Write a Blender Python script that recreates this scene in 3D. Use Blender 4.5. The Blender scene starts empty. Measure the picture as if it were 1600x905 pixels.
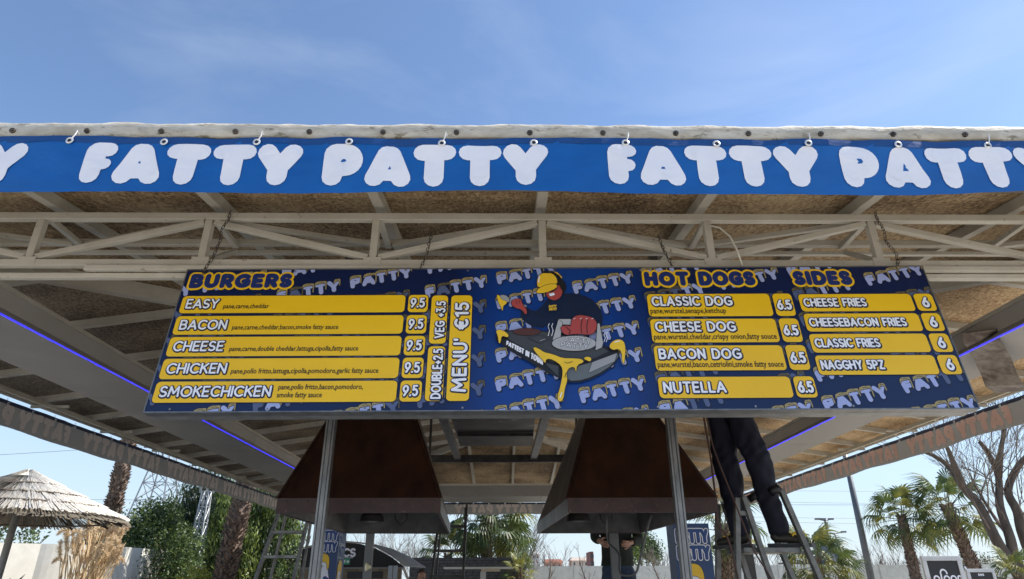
import bpy, bmesh, math, random
from math import sin, cos, tan, pi, radians, sqrt, atan2
from mathutils import Vector, Matrix
random.seed(7)
R = random.uniform
scene = bpy.context.scene
col = scene.collection
# ------------------------------------------------------------------ camera
FPX, PIT, YAW = 1005.0, radians(24.2), 0.0136
cf = Vector((sin(YAW)*cos(PIT), cos(YAW)*cos(PIT), sin(PIT)))
cr = Vector((cos(YAW), -sin(YAW), 0))
cu = cr.cross(cf)
ROLL = 0.0045
cr, cu = cr*cos(ROLL)-cu*sin(ROLL), cu*cos(ROLL)+cr*sin(ROLL)
CAM = Vector((0, 0, 1.6))
cd = bpy.data.cameras.new('camera'); cam = bpy.data.objects.new('camera', cd); col.objects.link(cam)
cd.sensor_width = 36; cd.lens = FPX/1600*36; cd.clip_end = 4000; cd.clip_start = 0.05
m = Matrix((cr, cu, -cf)).transposed().to_4x4(); m.translation = CAM
cam.matrix_world = m
scene.camera = cam
def ray(x, y): return cf + cr*((x-800)/FPX) - cu*((y-452.5)/FPX)
def at(x, y, Y):
    "point at distance Y ahead seen at photo pixel x, y (used to survey real positions)"
    d = ray(x, y); return CAM + d*(Y/d.y)
# ------------------------------------------------------------------ sky, sun, exposure
SUN_AZ, SUN_EL = radians(83), radians(50)
w = bpy.data.worlds.new('World'); scene.world = w; w.use_nodes = True
nt = w.node_tree; N = nt.nodes; Lk = nt.links
bg = N['Background']; bg.inputs[1].default_value = 0.125
sky = N.new('ShaderNodeTexSky'); sky.sky_type = 'NISHITA'; sky.sun_disc = False
sky.sun_elevation = SUN_EL; sky.sun_rotation = SUN_AZ
sky.air_density = 1.0; sky.dust_density = 0.3; sky.ozone_density = 3.0; sky.altitude = 0
tc = N.new('ShaderNodeTexCoord'); mp = N.new('ShaderNodeMapping')
mp.inputs['Scale'].default_value = (1.0, 1.6, 3.4); mp.inputs['Rotation'].default_value = (0.2, 0.5, 0.6)
nz = N.new('ShaderNodeTexNoise'); nz.inputs['Scale'].default_value = 1.7; nz.inputs['Detail'].default_value = 9
nz.inputs['Roughness'].default_value = 0.55; nz.inputs['Distortion'].default_value = 0.5
rp = N.new('ShaderNodeValToRGB'); rp.color_ramp.elements[0].position = 0.52; rp.color_ramp.elements[1].position = 0.95
rp.color_ramp.elements[1].color = (0.30, 0.30, 0.30, 1)
mx = N.new('ShaderNodeMix'); mx.data_type = 'RGBA'; mx.inputs[7].default_value = (4.6, 5.0, 5.5, 1)
Lk.new(tc.outputs['Generated'], mp.inputs[0]); Lk.new(mp.outputs[0], nz.inputs[0]); Lk.new(nz.outputs[0], rp.inputs[0])
sx = N.new('ShaderNodeSeparateXYZ'); mr = N.new('ShaderNodeMapRange'); mr.interpolation_type = 'SMOOTHSTEP'
mr.inputs[1].default_value = 0.0; mr.inputs[2].default_value = 0.42; mr.inputs[3].default_value = 0.8; mr.inputs[4].default_value = 0
hz = N.new('ShaderNodeMix'); hz.data_type = 'RGBA'; hz.inputs[7].default_value = (3.0, 3.65, 4.3, 1)
Lk.new(tc.outputs['Generated'], sx.inputs[0]); Lk.new(sx.outputs[2], mr.inputs[0]); Lk.new(mr.outputs[0], hz.inputs[0]); Lk.new(sky.outputs[0], hz.inputs[6])
Lk.new(rp.outputs[0], mx.inputs[0]); Lk.new(hz.outputs[2], mx.inputs[6]); Lk.new(mx.outputs[2], bg.inputs[0])
sl = bpy.data.lights.new('sun', 'SUN'); sl.energy = 4.8; sl.angle = radians(0.5); sl.color = (1, 0.95, 0.87)
so = bpy.data.objects.new('sun', sl); col.objects.link(so)
sd = Vector((cos(SUN_EL)*sin(SUN_AZ), cos(SUN_EL)*cos(SUN_AZ), sin(SUN_EL)))
so.rotation_euler = sd.to_track_quat('Z', 'Y').to_euler(); so.location = (30, 10, 40)
scene.view_settings.view_transform = 'Standard'; scene.view_settings.look = 'None'
scene.view_settings.gamma = 1; scene.view_settings.exposure = 0.80
# ------------------------------------------------------------------ helpers
ORG = {}
def tag(o, label=None, cat=None, group=None, kind=None):
    if label: o['label'] = label
    if cat: o['category'] = cat
    if group: o['group'] = group
    if kind: o['kind'] = kind
    return o
def thing(name, loc, label, cat, group=None):
    o = bpy.data.objects.new(name, None); col.objects.link(o); o.location = loc
    o.empty_display_size = .1
    ORG[o.name] = Vector(loc); return tag(o, label, cat, group)
def org(o): return ORG.get(o.name, Vector((0, 0, 0)))
def copy_tree(o, parent=None):
    c = o.copy(); col.objects.link(c); c.parent = parent
    ORG[c.name] = org(o)
    for ch in list(o.children): copy_tree(ch, c)
    return c
class MB:
    def __init__(s): s.v = []; s.f = []
    def poly(s, pts):
        n = len(s.v); s.v += [tuple(p) for p in pts]; s.f.append(tuple(range(n, n+len(pts)))); return s
    def hexa(s, a, b):
        "prism between two matching rings"
        n = len(s.v); k = len(a); s.v += [tuple(p) for p in a]+[tuple(p) for p in b]
        s.f.append(tuple(reversed(range(n, n+k)))); s.f.append(tuple(range(n+k, n+2*k)))
        for i in range(k): j = (i+1) % k; s.f.append((n+i, n+j, n+k+j, n+k+i))
        return s
    def box(s, x0, y0, z0, x1, y1, z1):
        return s.hexa([(x0, y0, z0), (x1, y0, z0), (x1, y1, z0), (x0, y1, z0)], [(x0, y0, z1), (x1, y0, z1), (x1, y1, z1), (x0, y1, z1)])
    def beam(s, p, q, w, h, up=(0, 0, 1)):
        p = Vector(p); q = Vector(q); d = (q-p).normalized(); u = Vector(up)
        r = d.cross(u)
        if r.length < 1e-4: r = d.cross(Vector((0, 1, 0)))
        r.normalize(); t = r.cross(d)
        c = [r*(w/2)+t*(h/2), r*(-w/2)+t*(h/2), r*(-w/2)-t*(h/2), r*(w/2)-t*(h/2)]
        return s.hexa([p+k for k in c], [q+k for k in c])
    def tube(s, pts, rad, n=6, cap=True):
        if not isinstance(rad, (list, tuple)): rad = [rad]*len(pts)
        pts = [Vector(p) for p in pts]; b = len(s.v); prev = None
        for i, p in enumerate(pts):
            d = (pts[min(i+1, len(pts)-1)]-pts[max(i-1, 0)])
            d = d.normalized() if d.length > 1e-9 else Vector((0, 0, 1))
            if prev is None:
                r = d.cross(Vector((0, 0, 1)))
                if r.length < .05: r = d.cross(Vector((1, 0, 0)))
            else: r = prev - d*prev.dot(d)
            r.normalize(); prev = r; t = d.cross(r)
            for k in range(n):
                a = 2*pi*k/n; s.v.append(tuple(p+(r*cos(a)+t*sin(a))*rad[i]))
        for i in range(len(pts)-1):
            for k in range(n):
                j = (k+1) % n; s.f.append((b+i*n+k, b+i*n+j, b+(i+1)*n+j, b+(i+1)*n+k))
        if cap:
            s.f.append(tuple(b+k for k in reversed(range(n)))); e = b+(len(pts)-1)*n; s.f.append(tuple(e+k for k in range(n)))
        return s
    def build(s, name, mat, parent=None, smooth=False, loc=None, bevel=0):
        me = bpy.data.meshes.new(name)
        if loc is None: o0 = org(parent) if parent else Vector((0, 0, 0))
        else: o0 = Vector(loc)
        me.from_pydata([(x-o0.x, y-o0.y, z-o0.z) for x, y, z in s.v], [], s.f)
        for mm in (mat if isinstance(mat, list) else [mat]): me.materials.append(mm)
        if smooth: me.polygons.foreach_set('use_smooth', [True]*len(me.polygons))
        me.update()
        o = bpy.data.objects.new(name, me); col.objects.link(o); ORG[o.name] = o0
        if parent: o.parent = parent
        else: o.location = o0
        if bevel:
            md = o.modifiers.new('bevel', 'BEVEL'); md.width = bevel; md.segments = 2; md.limit_method = 'ANGLE'
        return o
def top(o, label, cat, group=None): return tag(o, label, cat, group)
# ------------------------------------------------------------------ materials
def mat(name, c1, c2=None, scale=8, rough=.6, metal=0, bump=.1, stretch=(1, 1, 1), lo=.35, hi=.65, detail=6, spots=None, trans=0, bscale=None, spec=.5):
    m = bpy.data.materials.new(name); m.use_nodes = True; t = m.node_tree; n = t.nodes; l = t.links
    p = n['Principled BSDF']; p.inputs['Roughness'].default_value = rough; p.inputs['Metallic'].default_value = metal
    p.inputs['Specular IOR Level'].default_value = spec
    c2 = c2 or tuple(k*.75 for k in c1)
    tc = n.new('ShaderNodeTexCoord'); mp = n.new('ShaderNodeMapping'); mp.inputs['Scale'].default_value = stretch
    l.new(tc.outputs['Object'], mp.inputs[0])
    z = n.new('ShaderNodeTexNoise'); z.inputs['Scale'].default_value = scale; z.inputs['Detail'].default_value = detail; z.inputs['Roughness'].default_value = .65
    l.new(mp.outputs[0], z.inputs[0])
    r = n.new('ShaderNodeValToRGB'); r.color_ramp.elements[0].position = lo; r.color_ramp.elements[1].position = hi
    r.color_ramp.elements[0].color = (*c1, 1); r.color_ramp.elements[1].color = (*c2, 1)
    l.new(z.outputs[0], r.inputs[0]); out = r.outputs[0]
    if spots:
        sc, th, c3 = spots
        z2 = n.new('ShaderNodeTexNoise'); z2.inputs['Scale'].default_value = sc; z2.inputs['Detail'].default_value = 8; z2.inputs['Roughness'].default_value = .7
        l.new(mp.outputs[0], z2.inputs[0])
        r2 = n.new('ShaderNodeValToRGB'); r2.color_ramp.elements[0].position = th; r2.color_ramp.elements[1].position = th+.08
        l.new(z2.outputs[0], r2.inputs[0])
        mx = n.new('ShaderNodeMix'); mx.data_type = 'RGBA'; mx.inputs[7].default_value = (*c3, 1)
        l.new(r2.outputs[0], mx.inputs[0]); l.new(out, mx.inputs[6]); out = mx.outputs[2]
    l.new(out, p.inputs['Base Color'])
    if bump:
        b = n.new('ShaderNodeBump'); b.inputs['Strength'].default_value = bump; b.inputs['Distance'].default_value = .02
        if bscale:
            z3 = n.new('ShaderNodeTexNoise'); z3.inputs['Scale'].default_value = bscale; z3.inputs['Detail'].default_value = 5
            l.new(mp.outputs[0], z3.inputs[0]); l.new(z3.outputs[0], b.inputs['Height'])
        else: l.new(z.outputs[0], b.inputs['Height'])
        l.new(b.outputs[0], p.inputs['Normal'])
    if trans:
        tr = n.new('ShaderNodeBsdfTranslucent'); l.new(out, tr.inputs[0]); ms = n.new('ShaderNodeMixShader'); ms.inputs[0].default_value = trans
        l.new(p.outputs[0], ms.inputs[1]); l.new(tr.outputs[0], ms.inputs[2]); l.new(ms.outputs[0], n['Material Output'].inputs[0])
    return m
def flat(name, c, rough=.45, var=.08, metal=0):
    return mat(name, c, tuple(k*(1-var) for k in c), 5, rough, metal, 0)
def two_sided(name, front, back, glow, tmix):
    m = bpy.data.materials.new(name); m.use_nodes = True; t = m.node_tree; n = t.nodes; l = t.links
    g = n.new('ShaderNodeNewGeometry'); mx = n.new('ShaderNodeMix'); mx.data_type = 'RGBA'
    mx.inputs[6].default_value = (*front, 1); mx.inputs[7].default_value = (*back, 1); l.new(g.outputs['Backfacing'], mx.inputs[0])
    p = n['Principled BSDF']; p.inputs['Roughness'].default_value = .5; l.new(mx.outputs[2], p.inputs['Base Color'])
    tr = n.new('ShaderNodeBsdfTranslucent'); tr.inputs[0].default_value = (*glow, 1)
    ms = n.new('ShaderNodeMixShader'); ms.inputs[0].default_value = tmix
    l.new(p.outputs[0], ms.inputs[1]); l.new(tr.outputs[0], ms.inputs[2]); l.new(ms.outputs[0], n['Material Output'].inputs[0])
    return m
def emit(name, c, s):
    m = bpy.data.materials.new(name); m.use_nodes = True; p = m.node_tree.nodes['Principled BSDF']
    p.inputs['Base Color'].default_value = (*[k*.3 for k in c], 1); p.inputs['Emission Color'].default_value = (*c, 1); p.inputs['Emission Strength'].default_value = s
    return m
def osb(name, ca, cb, cc):
    m = bpy.data.materials.new(name); m.use_nodes = True; t = m.node_tree; n = t.nodes; l = t.links; p = n['Principled BSDF']; p.inputs['Roughness'].default_value = .8
    tc = n.new('ShaderNodeTexCoord')
    v1 = n.new('ShaderNodeTexVoronoi'); v1.inputs['Scale'].default_value = 46; mp = n.new('ShaderNodeMapping'); mp.inputs['Scale'].default_value = (1, 2.6, 1); mp.inputs['Rotation'].default_value = (0, 0, .5)
    mp2 = n.new('ShaderNodeMapping'); mp2.inputs['Scale'].default_value = (2.4, 1, 1); mp2.inputs['Rotation'].default_value = (0, 0, -.4)
    v2 = n.new('ShaderNodeTexVoronoi'); v2.inputs['Scale'].default_value = 38
    l.new(tc.outputs['Object'], mp.inputs[0]); l.new(tc.outputs['Object'], mp2.inputs[0]); l.new(mp.outputs[0], v1.inputs[0]); l.new(mp2.outputs[0], v2.inputs[0])
    s1 = n.new('ShaderNodeSeparateColor'); s2 = n.new('ShaderNodeSeparateColor'); l.new(v1.outputs['Color'], s1.inputs[0]); l.new(v2.outputs['Color'], s2.inputs[0])
    ad = n.new('ShaderNodeMath'); ad.operation = 'ADD'; l.new(s1.outputs[0], ad.inputs[0]); l.new(s2.outputs[0], ad.inputs[1])
    nz = n.new('ShaderNodeTexNoise'); nz.inputs['Scale'].default_value = 1.6; nz.inputs['Detail'].default_value = 4; l.new(tc.outputs['Object'], nz.inputs[0])
    ad2 = n.new('ShaderNodeMath'); ad2.operation = 'MULTIPLY_ADD'; ad2.inputs[1].default_value = .36; l.new(ad.outputs[0], ad2.inputs[0])
    mm = n.new('ShaderNodeMath'); mm.operation = 'MULTIPLY_ADD'; mm.inputs[1].default_value = 1.3; mm.inputs[2].default_value = -.52; l.new(nz.outputs[0], mm.inputs[0]); l.new(mm.outputs[0], ad2.inputs[2])
    r = n.new('ShaderNodeValToRGB'); e = r.color_ramp.elements; e[0].position = .12; e[0].color = (*ca, 1); e[1].position = .85; e[1].color = (*cc, 1)
    k = e.new(.5); k.color = (*cb, 1); l.new(ad2.outputs[0], r.inputs[0]); l.new(r.outputs[0], p.inputs['Base Color'])
    b = n.new('ShaderNodeBump'); b.inputs['Strength'].default_value = .12; b.inputs['Distance'].default_value = .006; l.new(ad.outputs[0], b.inputs['Height']); l.new(b.outputs[0], p.inputs['Normal'])
    return m
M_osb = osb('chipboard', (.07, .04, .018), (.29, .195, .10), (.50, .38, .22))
M_osbL = osb('darker chipboard', (.055, .038, .024), (.20, .155, .105), (.34, .28, .20))  # darker, greyer board tone used on the left slope
M_osbR = osb('lighter tan chipboard', (.16, .09, .04), (.46, .31, .165), (.68, .52, .32))  # lighter tan board tone used on the right slope
M_steel = mat('painted steel', (.52, .49, .42), (.42, .39, .32), 3, .55, 0, .12, (1, 1, 1), .4, .7, spots=(19, .63, (.2, .15, .1)), bscale=40)
M_soffit = mat('soffit panel', (.25, .24, .225), (.21, .2, .185), 1.2, .5, 0, .03, spots=(9, .74, (.2, .17, .13)))
M_fascia = mat('light fascia panel', (.44, .42, .39), (.38, .36, .33), 1.2, .5, 0, .03)
M_dark = mat('black steel', (.03, .03, .032), (.07, .065, .06), 6, .45, .5, .05)
M_galv = mat('galvanised steel', (.26, .26, .26), (.15, .155, .16), 14, .42, .7, .03, (1, 1, .4), spots=(30, .72, (.12, .11, .1)))
M_alu = mat('dull aluminium', (.32, .33, .33), (.22, .22, .22), 10, .45, .6, .03)
M_tarp = mat('weathered white tarpaulin', (.60, .56, .48), (.40, .36, .29), 7, .7, 0, .5, (1, 1, 2.5), spots=(11, .56, (.22, .19, .14)), bscale=14)
M_rust = mat('rust brown hood paint', (.055, .021, .013), (.022, .010, .008), 3.5, .3, .35, .05, (2.4, 2.4, .25), spots=(16, .72, (.16, .07, .045)))
M_rustlip = mat('hood lip', (.05, .023, .019), (.03, .015, .013), 14, .45, .3, .05, (1, 1, 1), spots=(40, .62, (.2, .12, .1)))
M_hoodgalv = mat('stained hood side', (.17, .145, .125), (.055, .035, .028), 4, .4, .5, .05, (2, 2, .4), .4, .6)
M_hoodin = mat('sooty hood lining', (.12, .118, .115), (.06, .058, .055), 5, .5, .4, .05)
M_blue = two_sided('blue vinyl', (.0, .085, .36), (.37, .375, .38), (.22, .21, .2), .05)
M_blueF = mat('blue banner vinyl', (.0, .105, .38), (.0, .085, .32), 2.5, .36, 0, .35, (1, 1, 2), bscale=3.5, spec=.5)
M_white = mat('banner white print', (.80, .80, .85), (.76, .76, .81), 3, .4, 0, 0)
M_ghostR = mat('ghost lettering sunlit', (.92, .68, .61), (.86, .62, .55), 3, .6, 0, 0, trans=.3)  # sunlight through the right banner put into a brighter pink
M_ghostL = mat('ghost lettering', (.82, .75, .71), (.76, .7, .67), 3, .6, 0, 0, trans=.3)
M_pole = mat('grey pole steel', (.17, .175, .18), (.11, .115, .12), 2, .5, .4, 0)
M_hemF = mat('shaded banner hem', (.0, .06, .24), (.0, .045, .18), 7, .7, 0, .15, (1, 1, 3))  # hem strip, its blue darkened to hold the shade under the eave cover
M_hem = mat('navy hem', (.004, .01, .04), (.006, .014, .05), 4, .5, 0, 0)
M_navy = mat('navy print', (.004, .02, .13), (.003, .014, .085), 1.4, .32, 0, 0)
M_navyd = flat('navy outline', (.004, .008, .035))
M_navyh = flat('heading navy', (.010, .028, .15))
M_yel = mat('yellow print', (.90, .56, .012), (.84, .50, .010), 1.5, .35, 0, 0)
M_yel2 = flat('bright yellow print', (.85, .55, .03))
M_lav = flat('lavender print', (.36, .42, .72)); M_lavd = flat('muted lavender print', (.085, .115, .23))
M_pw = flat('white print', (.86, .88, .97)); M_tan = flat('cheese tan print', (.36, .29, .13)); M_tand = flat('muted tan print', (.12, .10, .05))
M_ink = flat('black print', (.012, .012, .016)); M_grey = flat('grey print', (.33, .34, .36)); M_dgrey = flat('dark grey print', (.055, .06, .065)); M_mgrey = flat('mid grey print', (.13, .15, .16))
M_skinp = flat('red print', (.42, .065, .06)); M_brownp = flat('brown print', (.09, .03, .025)); M_sweater = flat('sweater blue print', (.003, .012, .045)); M_silver = flat('silver print', (.42, .43, .45))
M_led = emit('led blue', (.035, .03, .95), 1.0)
M_wallw = mat('white concrete boards', (.62, .62, .56), (.5, .5, .45), 5, .8, 0, .15)
M_wallc = mat('cream plaster', (.66, .64, .57), (.56, .54, .47), 3, .85, 0, .15)
M_brick = mat('dark brick', (.11, .115, .12), (.045, .047, .052), 9, .85, 0, .3)
M_mortar = mat('mortar', (.035, .035, .035), (.02, .02, .02), 12, .9)
M_ground = mat('pale paving', (.50, .46, .395), (.40, .37, .32), 1.2, .85, 0, .1)
M_bark = mat('palm fibre', (.26, .19, .145), (.07, .048, .036), 9, .9, 0, .4)
M_bark2 = mat('grey brown bark', (.13, .1, .075), (.06, .045, .035), 8, .9, 0, .4, (1, 1, .3))
M_twig = mat('brown twigs', (.17, .12, .095), (.10, .07, .055), 4, .9, 0, 0)
M_gtwig = mat('grey twigs', (.22, .2, .18), (.13, .12, .11), 4, .9, 0, 0)
def leafmat(n, a, b, sc=1.6, tr=.3): return mat(n, a, b, sc, .5, 0, 0, (1, 1, 1), .38, .62, 3, trans=tr)
M_palm = leafmat('palm green', (.10, .14, .035), (.04, .065, .02), 3)
M_palmy = leafmat('palm yellow green', (.26, .24, .05), (.1, .13, .03), 3)
M_leaf = leafmat('evergreen leaf', (.10, .15, .045), (.04, .07, .022))
M_leafb = leafmat('bright leaf', (.24, .30, .07), (.12, .17, .045))
M_leafd = leafmat('dark leaf', (.04, .07, .024), (.014, .028, .012))
M_leafy = leafmat('yellow leaf', (.42, .42, .06), (.22, .26, .04))
M_straw = mat('bleached straw', (.8, .76, .68), (.36, .32, .26), 28, .9, 0, .5, (1, 1, .12), .3, .7)
M_strawd = mat('shaded straw underside', (.2, .17, .13), (.1, .085, .06), 24, .9, 0, .4)  # shade below the thatch put into a darker straw colour
M_pampas = mat('pampas plume', (.78, .64, .44), (.62, .47, .29), 5, .9, 0, 0, trans=.25)
M_stalk = mat('dry stalk', (.8, .62, .38), (.5, .36, .2), 5, .8, 0, 0)
# ------------------------------------------------------------------ ground
g = MB()
g.poly([(-3000, -500, 0), (3000, -500, 0), (3000, 3500, 0), (-3000, 3500, 0)])
tag(g.build('ground', M_ground), kind='structure')
# ------------------------------------------------------------------ stroke lettering
def arc(cx, cy, rx, ry, a0, a1, n=10):
    return [(cx+rx*cos(radians(a0+(a1-a0)*i/n)), cy+ry*sin(radians(a0+(a1-a0)*i/n))) for i in range(n+1)]
G = {
 'A': (.8, [[(0, 0), (.4, 1), (.8, 0)], [(.14, .3), (.66, .3)]]),
 'B': (.62, [[(0, 0), (0, 1), (.34, 1)]+arc(.34, .76, .24, .24, 90, -90, 8)+[(0, .52)], [(.34, .52)]+arc(.36, .26, .26, .26, 90, -90, 8)+[(0, 0)]]),
 'C': (.75, [arc(.45, .5, .45, .5, 48, 312, 14)]),
 'D': (.75, [[(0, 0), (0, 1), (.3, 1)]+arc(.3, .5, .45, .5, 90, -90, 12)+[(0, 0)]]),
 'E': (.52, [[(.52, 1), (0, 1), (0, 0), (.52, 0)], [(0, .5), (.46, .5)]]),
 'F': (.5, [[(.5, 1), (0, 1), (0, 0)], [(0, .5), (.44, .5)]]),
 'G': (.8, [arc(.46, .5, .46, .5, 50, 360, 16)[:-2]+[(.82, .16), (.82, .46), (.5, .46)]]),
 'H': (.68, [[(0, 0), (0, 1)], [(.68, 0), (.68, 1)], [(0, .5), (.68, .5)]]),
 'I': (.0, [[(0, 0), (0, 1)]]),
 'K': (.6, [[(0, 0), (0, 1)], [(.58, 1), (.02, .45)], [(.2, .6), (.62, 0)]]),
 'L': (.48, [[(0, 1), (0, 0), (.48, 0)]]),
 'M': (.9, [[(0, 0), (.08, 1), (.45, .3), (.82, 1), (.9, 0)]]),
 'N': (.68, [[(0, 0), (0, 1), (.68, 0), (.68, 1)]]),
 'O': (.94, [arc(.47, .5, .47, .5, 0, 360, 20)]),
 'P': (.6, [[(0, 0), (0, 1), (.32, 1)]+arc(.32, .72, .28, .28, 90, -90, 8)+[(0, .44)]]),
 'R': (.6, [[(0, 0), (0, 1), (.32, 1)]+arc(.32, .72, .28, .28, 90, -90, 8)+[(0, .44)], [(.3, .44), (.6, 0)]]),
 'S': (.56, [arc(.28, .74, .27, .26, 35, 270, 10)+arc(.28, .24, .29, .24, 90, -145, 10)[1:]]),
 'T': (.66, [[(0, 1), (.66, 1)], [(.33, 1), (.33, 0)]]),
 'U': (.7, [[(0, 1), (0, .35)]+arc(.35, .35, .35, .35, 180, 360, 10)+[(.7, 1)]]),
 'V': (.74, [[(0, 1), (.37, 0), (.74, 1)]]),
 'W': (1.1, [[(0, 1), (.27, 0), (.55, .9), (.83, 0), (1.1, 1)]]),
 'Y': (.7, [[(0, 1), (.35, .45), (.7, 1)], [(.35, .45), (.35, 0)]]),
 'Z': (.62, [[(0, 1), (.62, 1), (0, 0), (.62, 0)]]),
 '1': (.25, [[(0, .82), (.25, 1), (.25, 0)]]),
 '2': (.55, [arc(.27, .72, .27, .28, 160, -30, 9)+[(0, 0), (.56, 0)]]),
 '3': (.55, [[(.03, 1), (.52, 1), (.24, .6)]+arc(.25, .3, .3, .3, 90, -150, 10)]),
 '5': (.55, [[(.5, 1), (.08, 1), (.04, .57)]+arc(.25, .32, .3, .32, 110, -145, 10)]),
 '6': (.6, [[(.5, 1)]+arc(.3, .3, .3, .3, 150, 150, 1)+[], arc(.3, .31, .3, .31, 0, 360, 14), [(.46, 1), (.04, .45)]][1:]),
 '9': (.6, [arc(.3, .69, .3, .31, 0, 360, 14), [(.14, 0), (.56, .55)]]),
 '.': (.02, [[(0, 0), (.01, 0)]]), ',': (.05, [[(.05, 0), (0, -.15)]]), "'": (.02, [[(0, 1), (0, .8)]]),
 '+': (.44, [[(0, .42), (.44, .42)], [(.22, .2), (.22, .64)]]),
 '€': (.75, [arc(.5, .5, .4, .5, 55, 305, 12), [(0, .6), (.55, .6)], [(0, .4), (.5, .4)]]),
 ' ': (.28, [])}
def layout(s, x, y, h, width=None, track=.3):
    "centre lines of a string whose letter centre height is h; returns [(letter, strokes)]"
    tot = sum(G[c][0] for c in s)+track*(len(s)-1)
    sx = (width/tot) if width else h
    out = []; cx = 0
    for c in s:
        wd, st = G[c]
        out.append((c, [[(x+(cx+px)*sx, y+py*h) for px, py in pl] for pl in st])); cx += wd+track
    return out
def capsule(p, q, r, n=6):
    dx, dy = q[0]-p[0], q[1]-p[1]; a = atan2(dy, dx)
    return [(q[0]+r*cos(a-pi/2+pi*i/n), q[1]+r*sin(a-pi/2+pi*i/n)) for i in range(n+1)]+[(p[0]+r*cos(a+pi/2+pi*i/n), p[1]+r*sin(a+pi/2+pi*i/n)) for i in range(n+1)]
def strokes(lines, r, maxlen=9, n=6):
    ps = []
    for pl in lines:
        for a, b in zip(pl, pl[1:]):
            L = math.hypot(b[0]-a[0], b[1]-a[1]); k = max(1, int(math.ceil(L/maxlen)))
            for i in range(k):
                ps.append(capsule((a[0]+(b[0]-a[0])*i/k, a[1]+(b[1]-a[1])*i/k), (a[0]+(b[0]-a[0])*(i+1)/k, a[1]+(b[1]-a[1])*(i+1)/k), r, n))
    return ps
def ell(cx, cy, rx, ry, n=20, rot=0):
    return [(cx+rx*cos(t)*cos(rot)-ry*sin(t)*sin(rot), cy+rx*cos(t)*sin(rot)+ry*sin(t)*cos(rot)) for t in [2*pi*i/n for i in range(n)]]
def rrect(x0, y0, x1, y1, r):
    return [(x, y) for cx, cy, a in ((x1-r, y1-r, 0), (x0+r, y1-r, 90), (x0+r, y0+r, 180), (x1-r, y0+r, 270)) for x, y in arc(cx, cy, r, r, a, a+90, 4)]
def clip(poly, planes):
    for a, b, c in planes:
        out = []
        for i in range(len(poly)):
            p, q = poly[i-1], poly[i]; dp = a*p[0]+b*p[1]+c; dq = a*q[0]+b*q[1]+c
            if (dp >= 0) != (dq >= 0):
                t = dp/(dp-dq); out.append((p[0]+(q[0]-p[0])*t, p[1]+(q[1]-p[1])*t))
            if dq >= 0: out.append(q)
        poly = out
        if len(poly) < 3: return None
    return poly
class Print:
    "flat print: 2D polygons laid on a surface given by f(u, v, lift)"
    def __init__(s, f, step=.00003): s.f = f; s.parts = {}; s.step = step; s.k = 0
    def add(s, mat_, polys, lift, planes=None):
        mb = s.parts.setdefault(mat_.name, (mat_, MB()))[1]
        for p in polys:
            if planes: p = clip(p, planes)
            if not p: continue
            area = sum(p[i-1][0]*p[i][1]-p[i][0]*p[i-1][1] for i in range(len(p)))
            if area < 0: p = p[::-1]
            s.k = (s.k+1) % 12
            mb.poly([s.f(u, v, lift+s.k*s.step) for u, v in p])
    def build(s, name, parent):
        "one mesh, several print colours"
        mb = MB(); mats = []; idx = []
        for m_, b in s.parts.values():
            o = len(mb.v); mb.v += b.v; mb.f += [tuple(i+o for i in f) for f in b.f]; idx += [len(mats)]*len(b.f); mats.append(m_)
        if not mb.f: return None
        o = mb.build(name, mats, parent); o.data.polygons.foreach_set('material_index', idx)
        bm = bmesh.new(); bm.from_mesh(o.data); bmesh.ops.triangulate(bm, faces=[f for f in bm.faces if len(f.verts) > 4]); bm.to_mesh(o.data); bm.free()
        return o
# heavy bubble lettering for the banners: (ink width, strokes, holes) for height 1 including stroke
def fatword(word, x, y, h, xs=1.0):
    t = .215*h; c = []
    W = {'F': .62, 'A': 1.0, 'T': 1.0, 'Y': 1.0, 'P': .86}
    S = {'F': [(.20, [(.2, .2), (.2, .79)]), (.165, [(.2, .835), (.47, .835)]), (.145, [(.2, .47), (.44, .47)]), (.1, [(.3, .3), (.3, .8)])],
         'A': [(.2, [(.2, .2), (.46, .785)]), (.2, [(.8, .2), (.54, .785)]), (.2, [(.4, .33), (.6, .33)]), (.2, [(.5, .6), (.5, .78)]), (.2, [(.43, .72), (.57, .72)])],
         'T': [(.185, [(.21, .815), (.79, .815)]), (.2, [(.5, .8), (.5, .2)])],
         'Y': [(.2, [(.2, .8), (.5, .42)]), (.2, [(.8, .8), (.5, .42)]), (.205, [(.5, .45), (.5, .205)])],
         'P': [(.205, [(.205, .205), (.205, .785)]), (.2, [(.22, .8), (.45, .8)]+arc(.45, .61, .2, .19, 90, -90, 6)+[(.3, .42)])]}
    Hh = {'A': [(.43, .40), (.57, .40), (.5, .60)], 'P': [(.37, .56), (.47, .57), (.50, .62), (.47, .68), (.37, .69)]}
    for ch in word:
        k = h*xs
        ps = []
        for r_, pl in S[ch]: ps += strokes([[(x+a*k, y+b*h) for a, b in pl]], r_*h, .05)
        c.append((ps, [[(x+a*k, y+b*h) for a, b in Hh[ch]]] if ch in Hh else []))
        x += (W[ch]+.055+(.05 if ch in 'FP' else 0))*k
    return c, x
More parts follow.
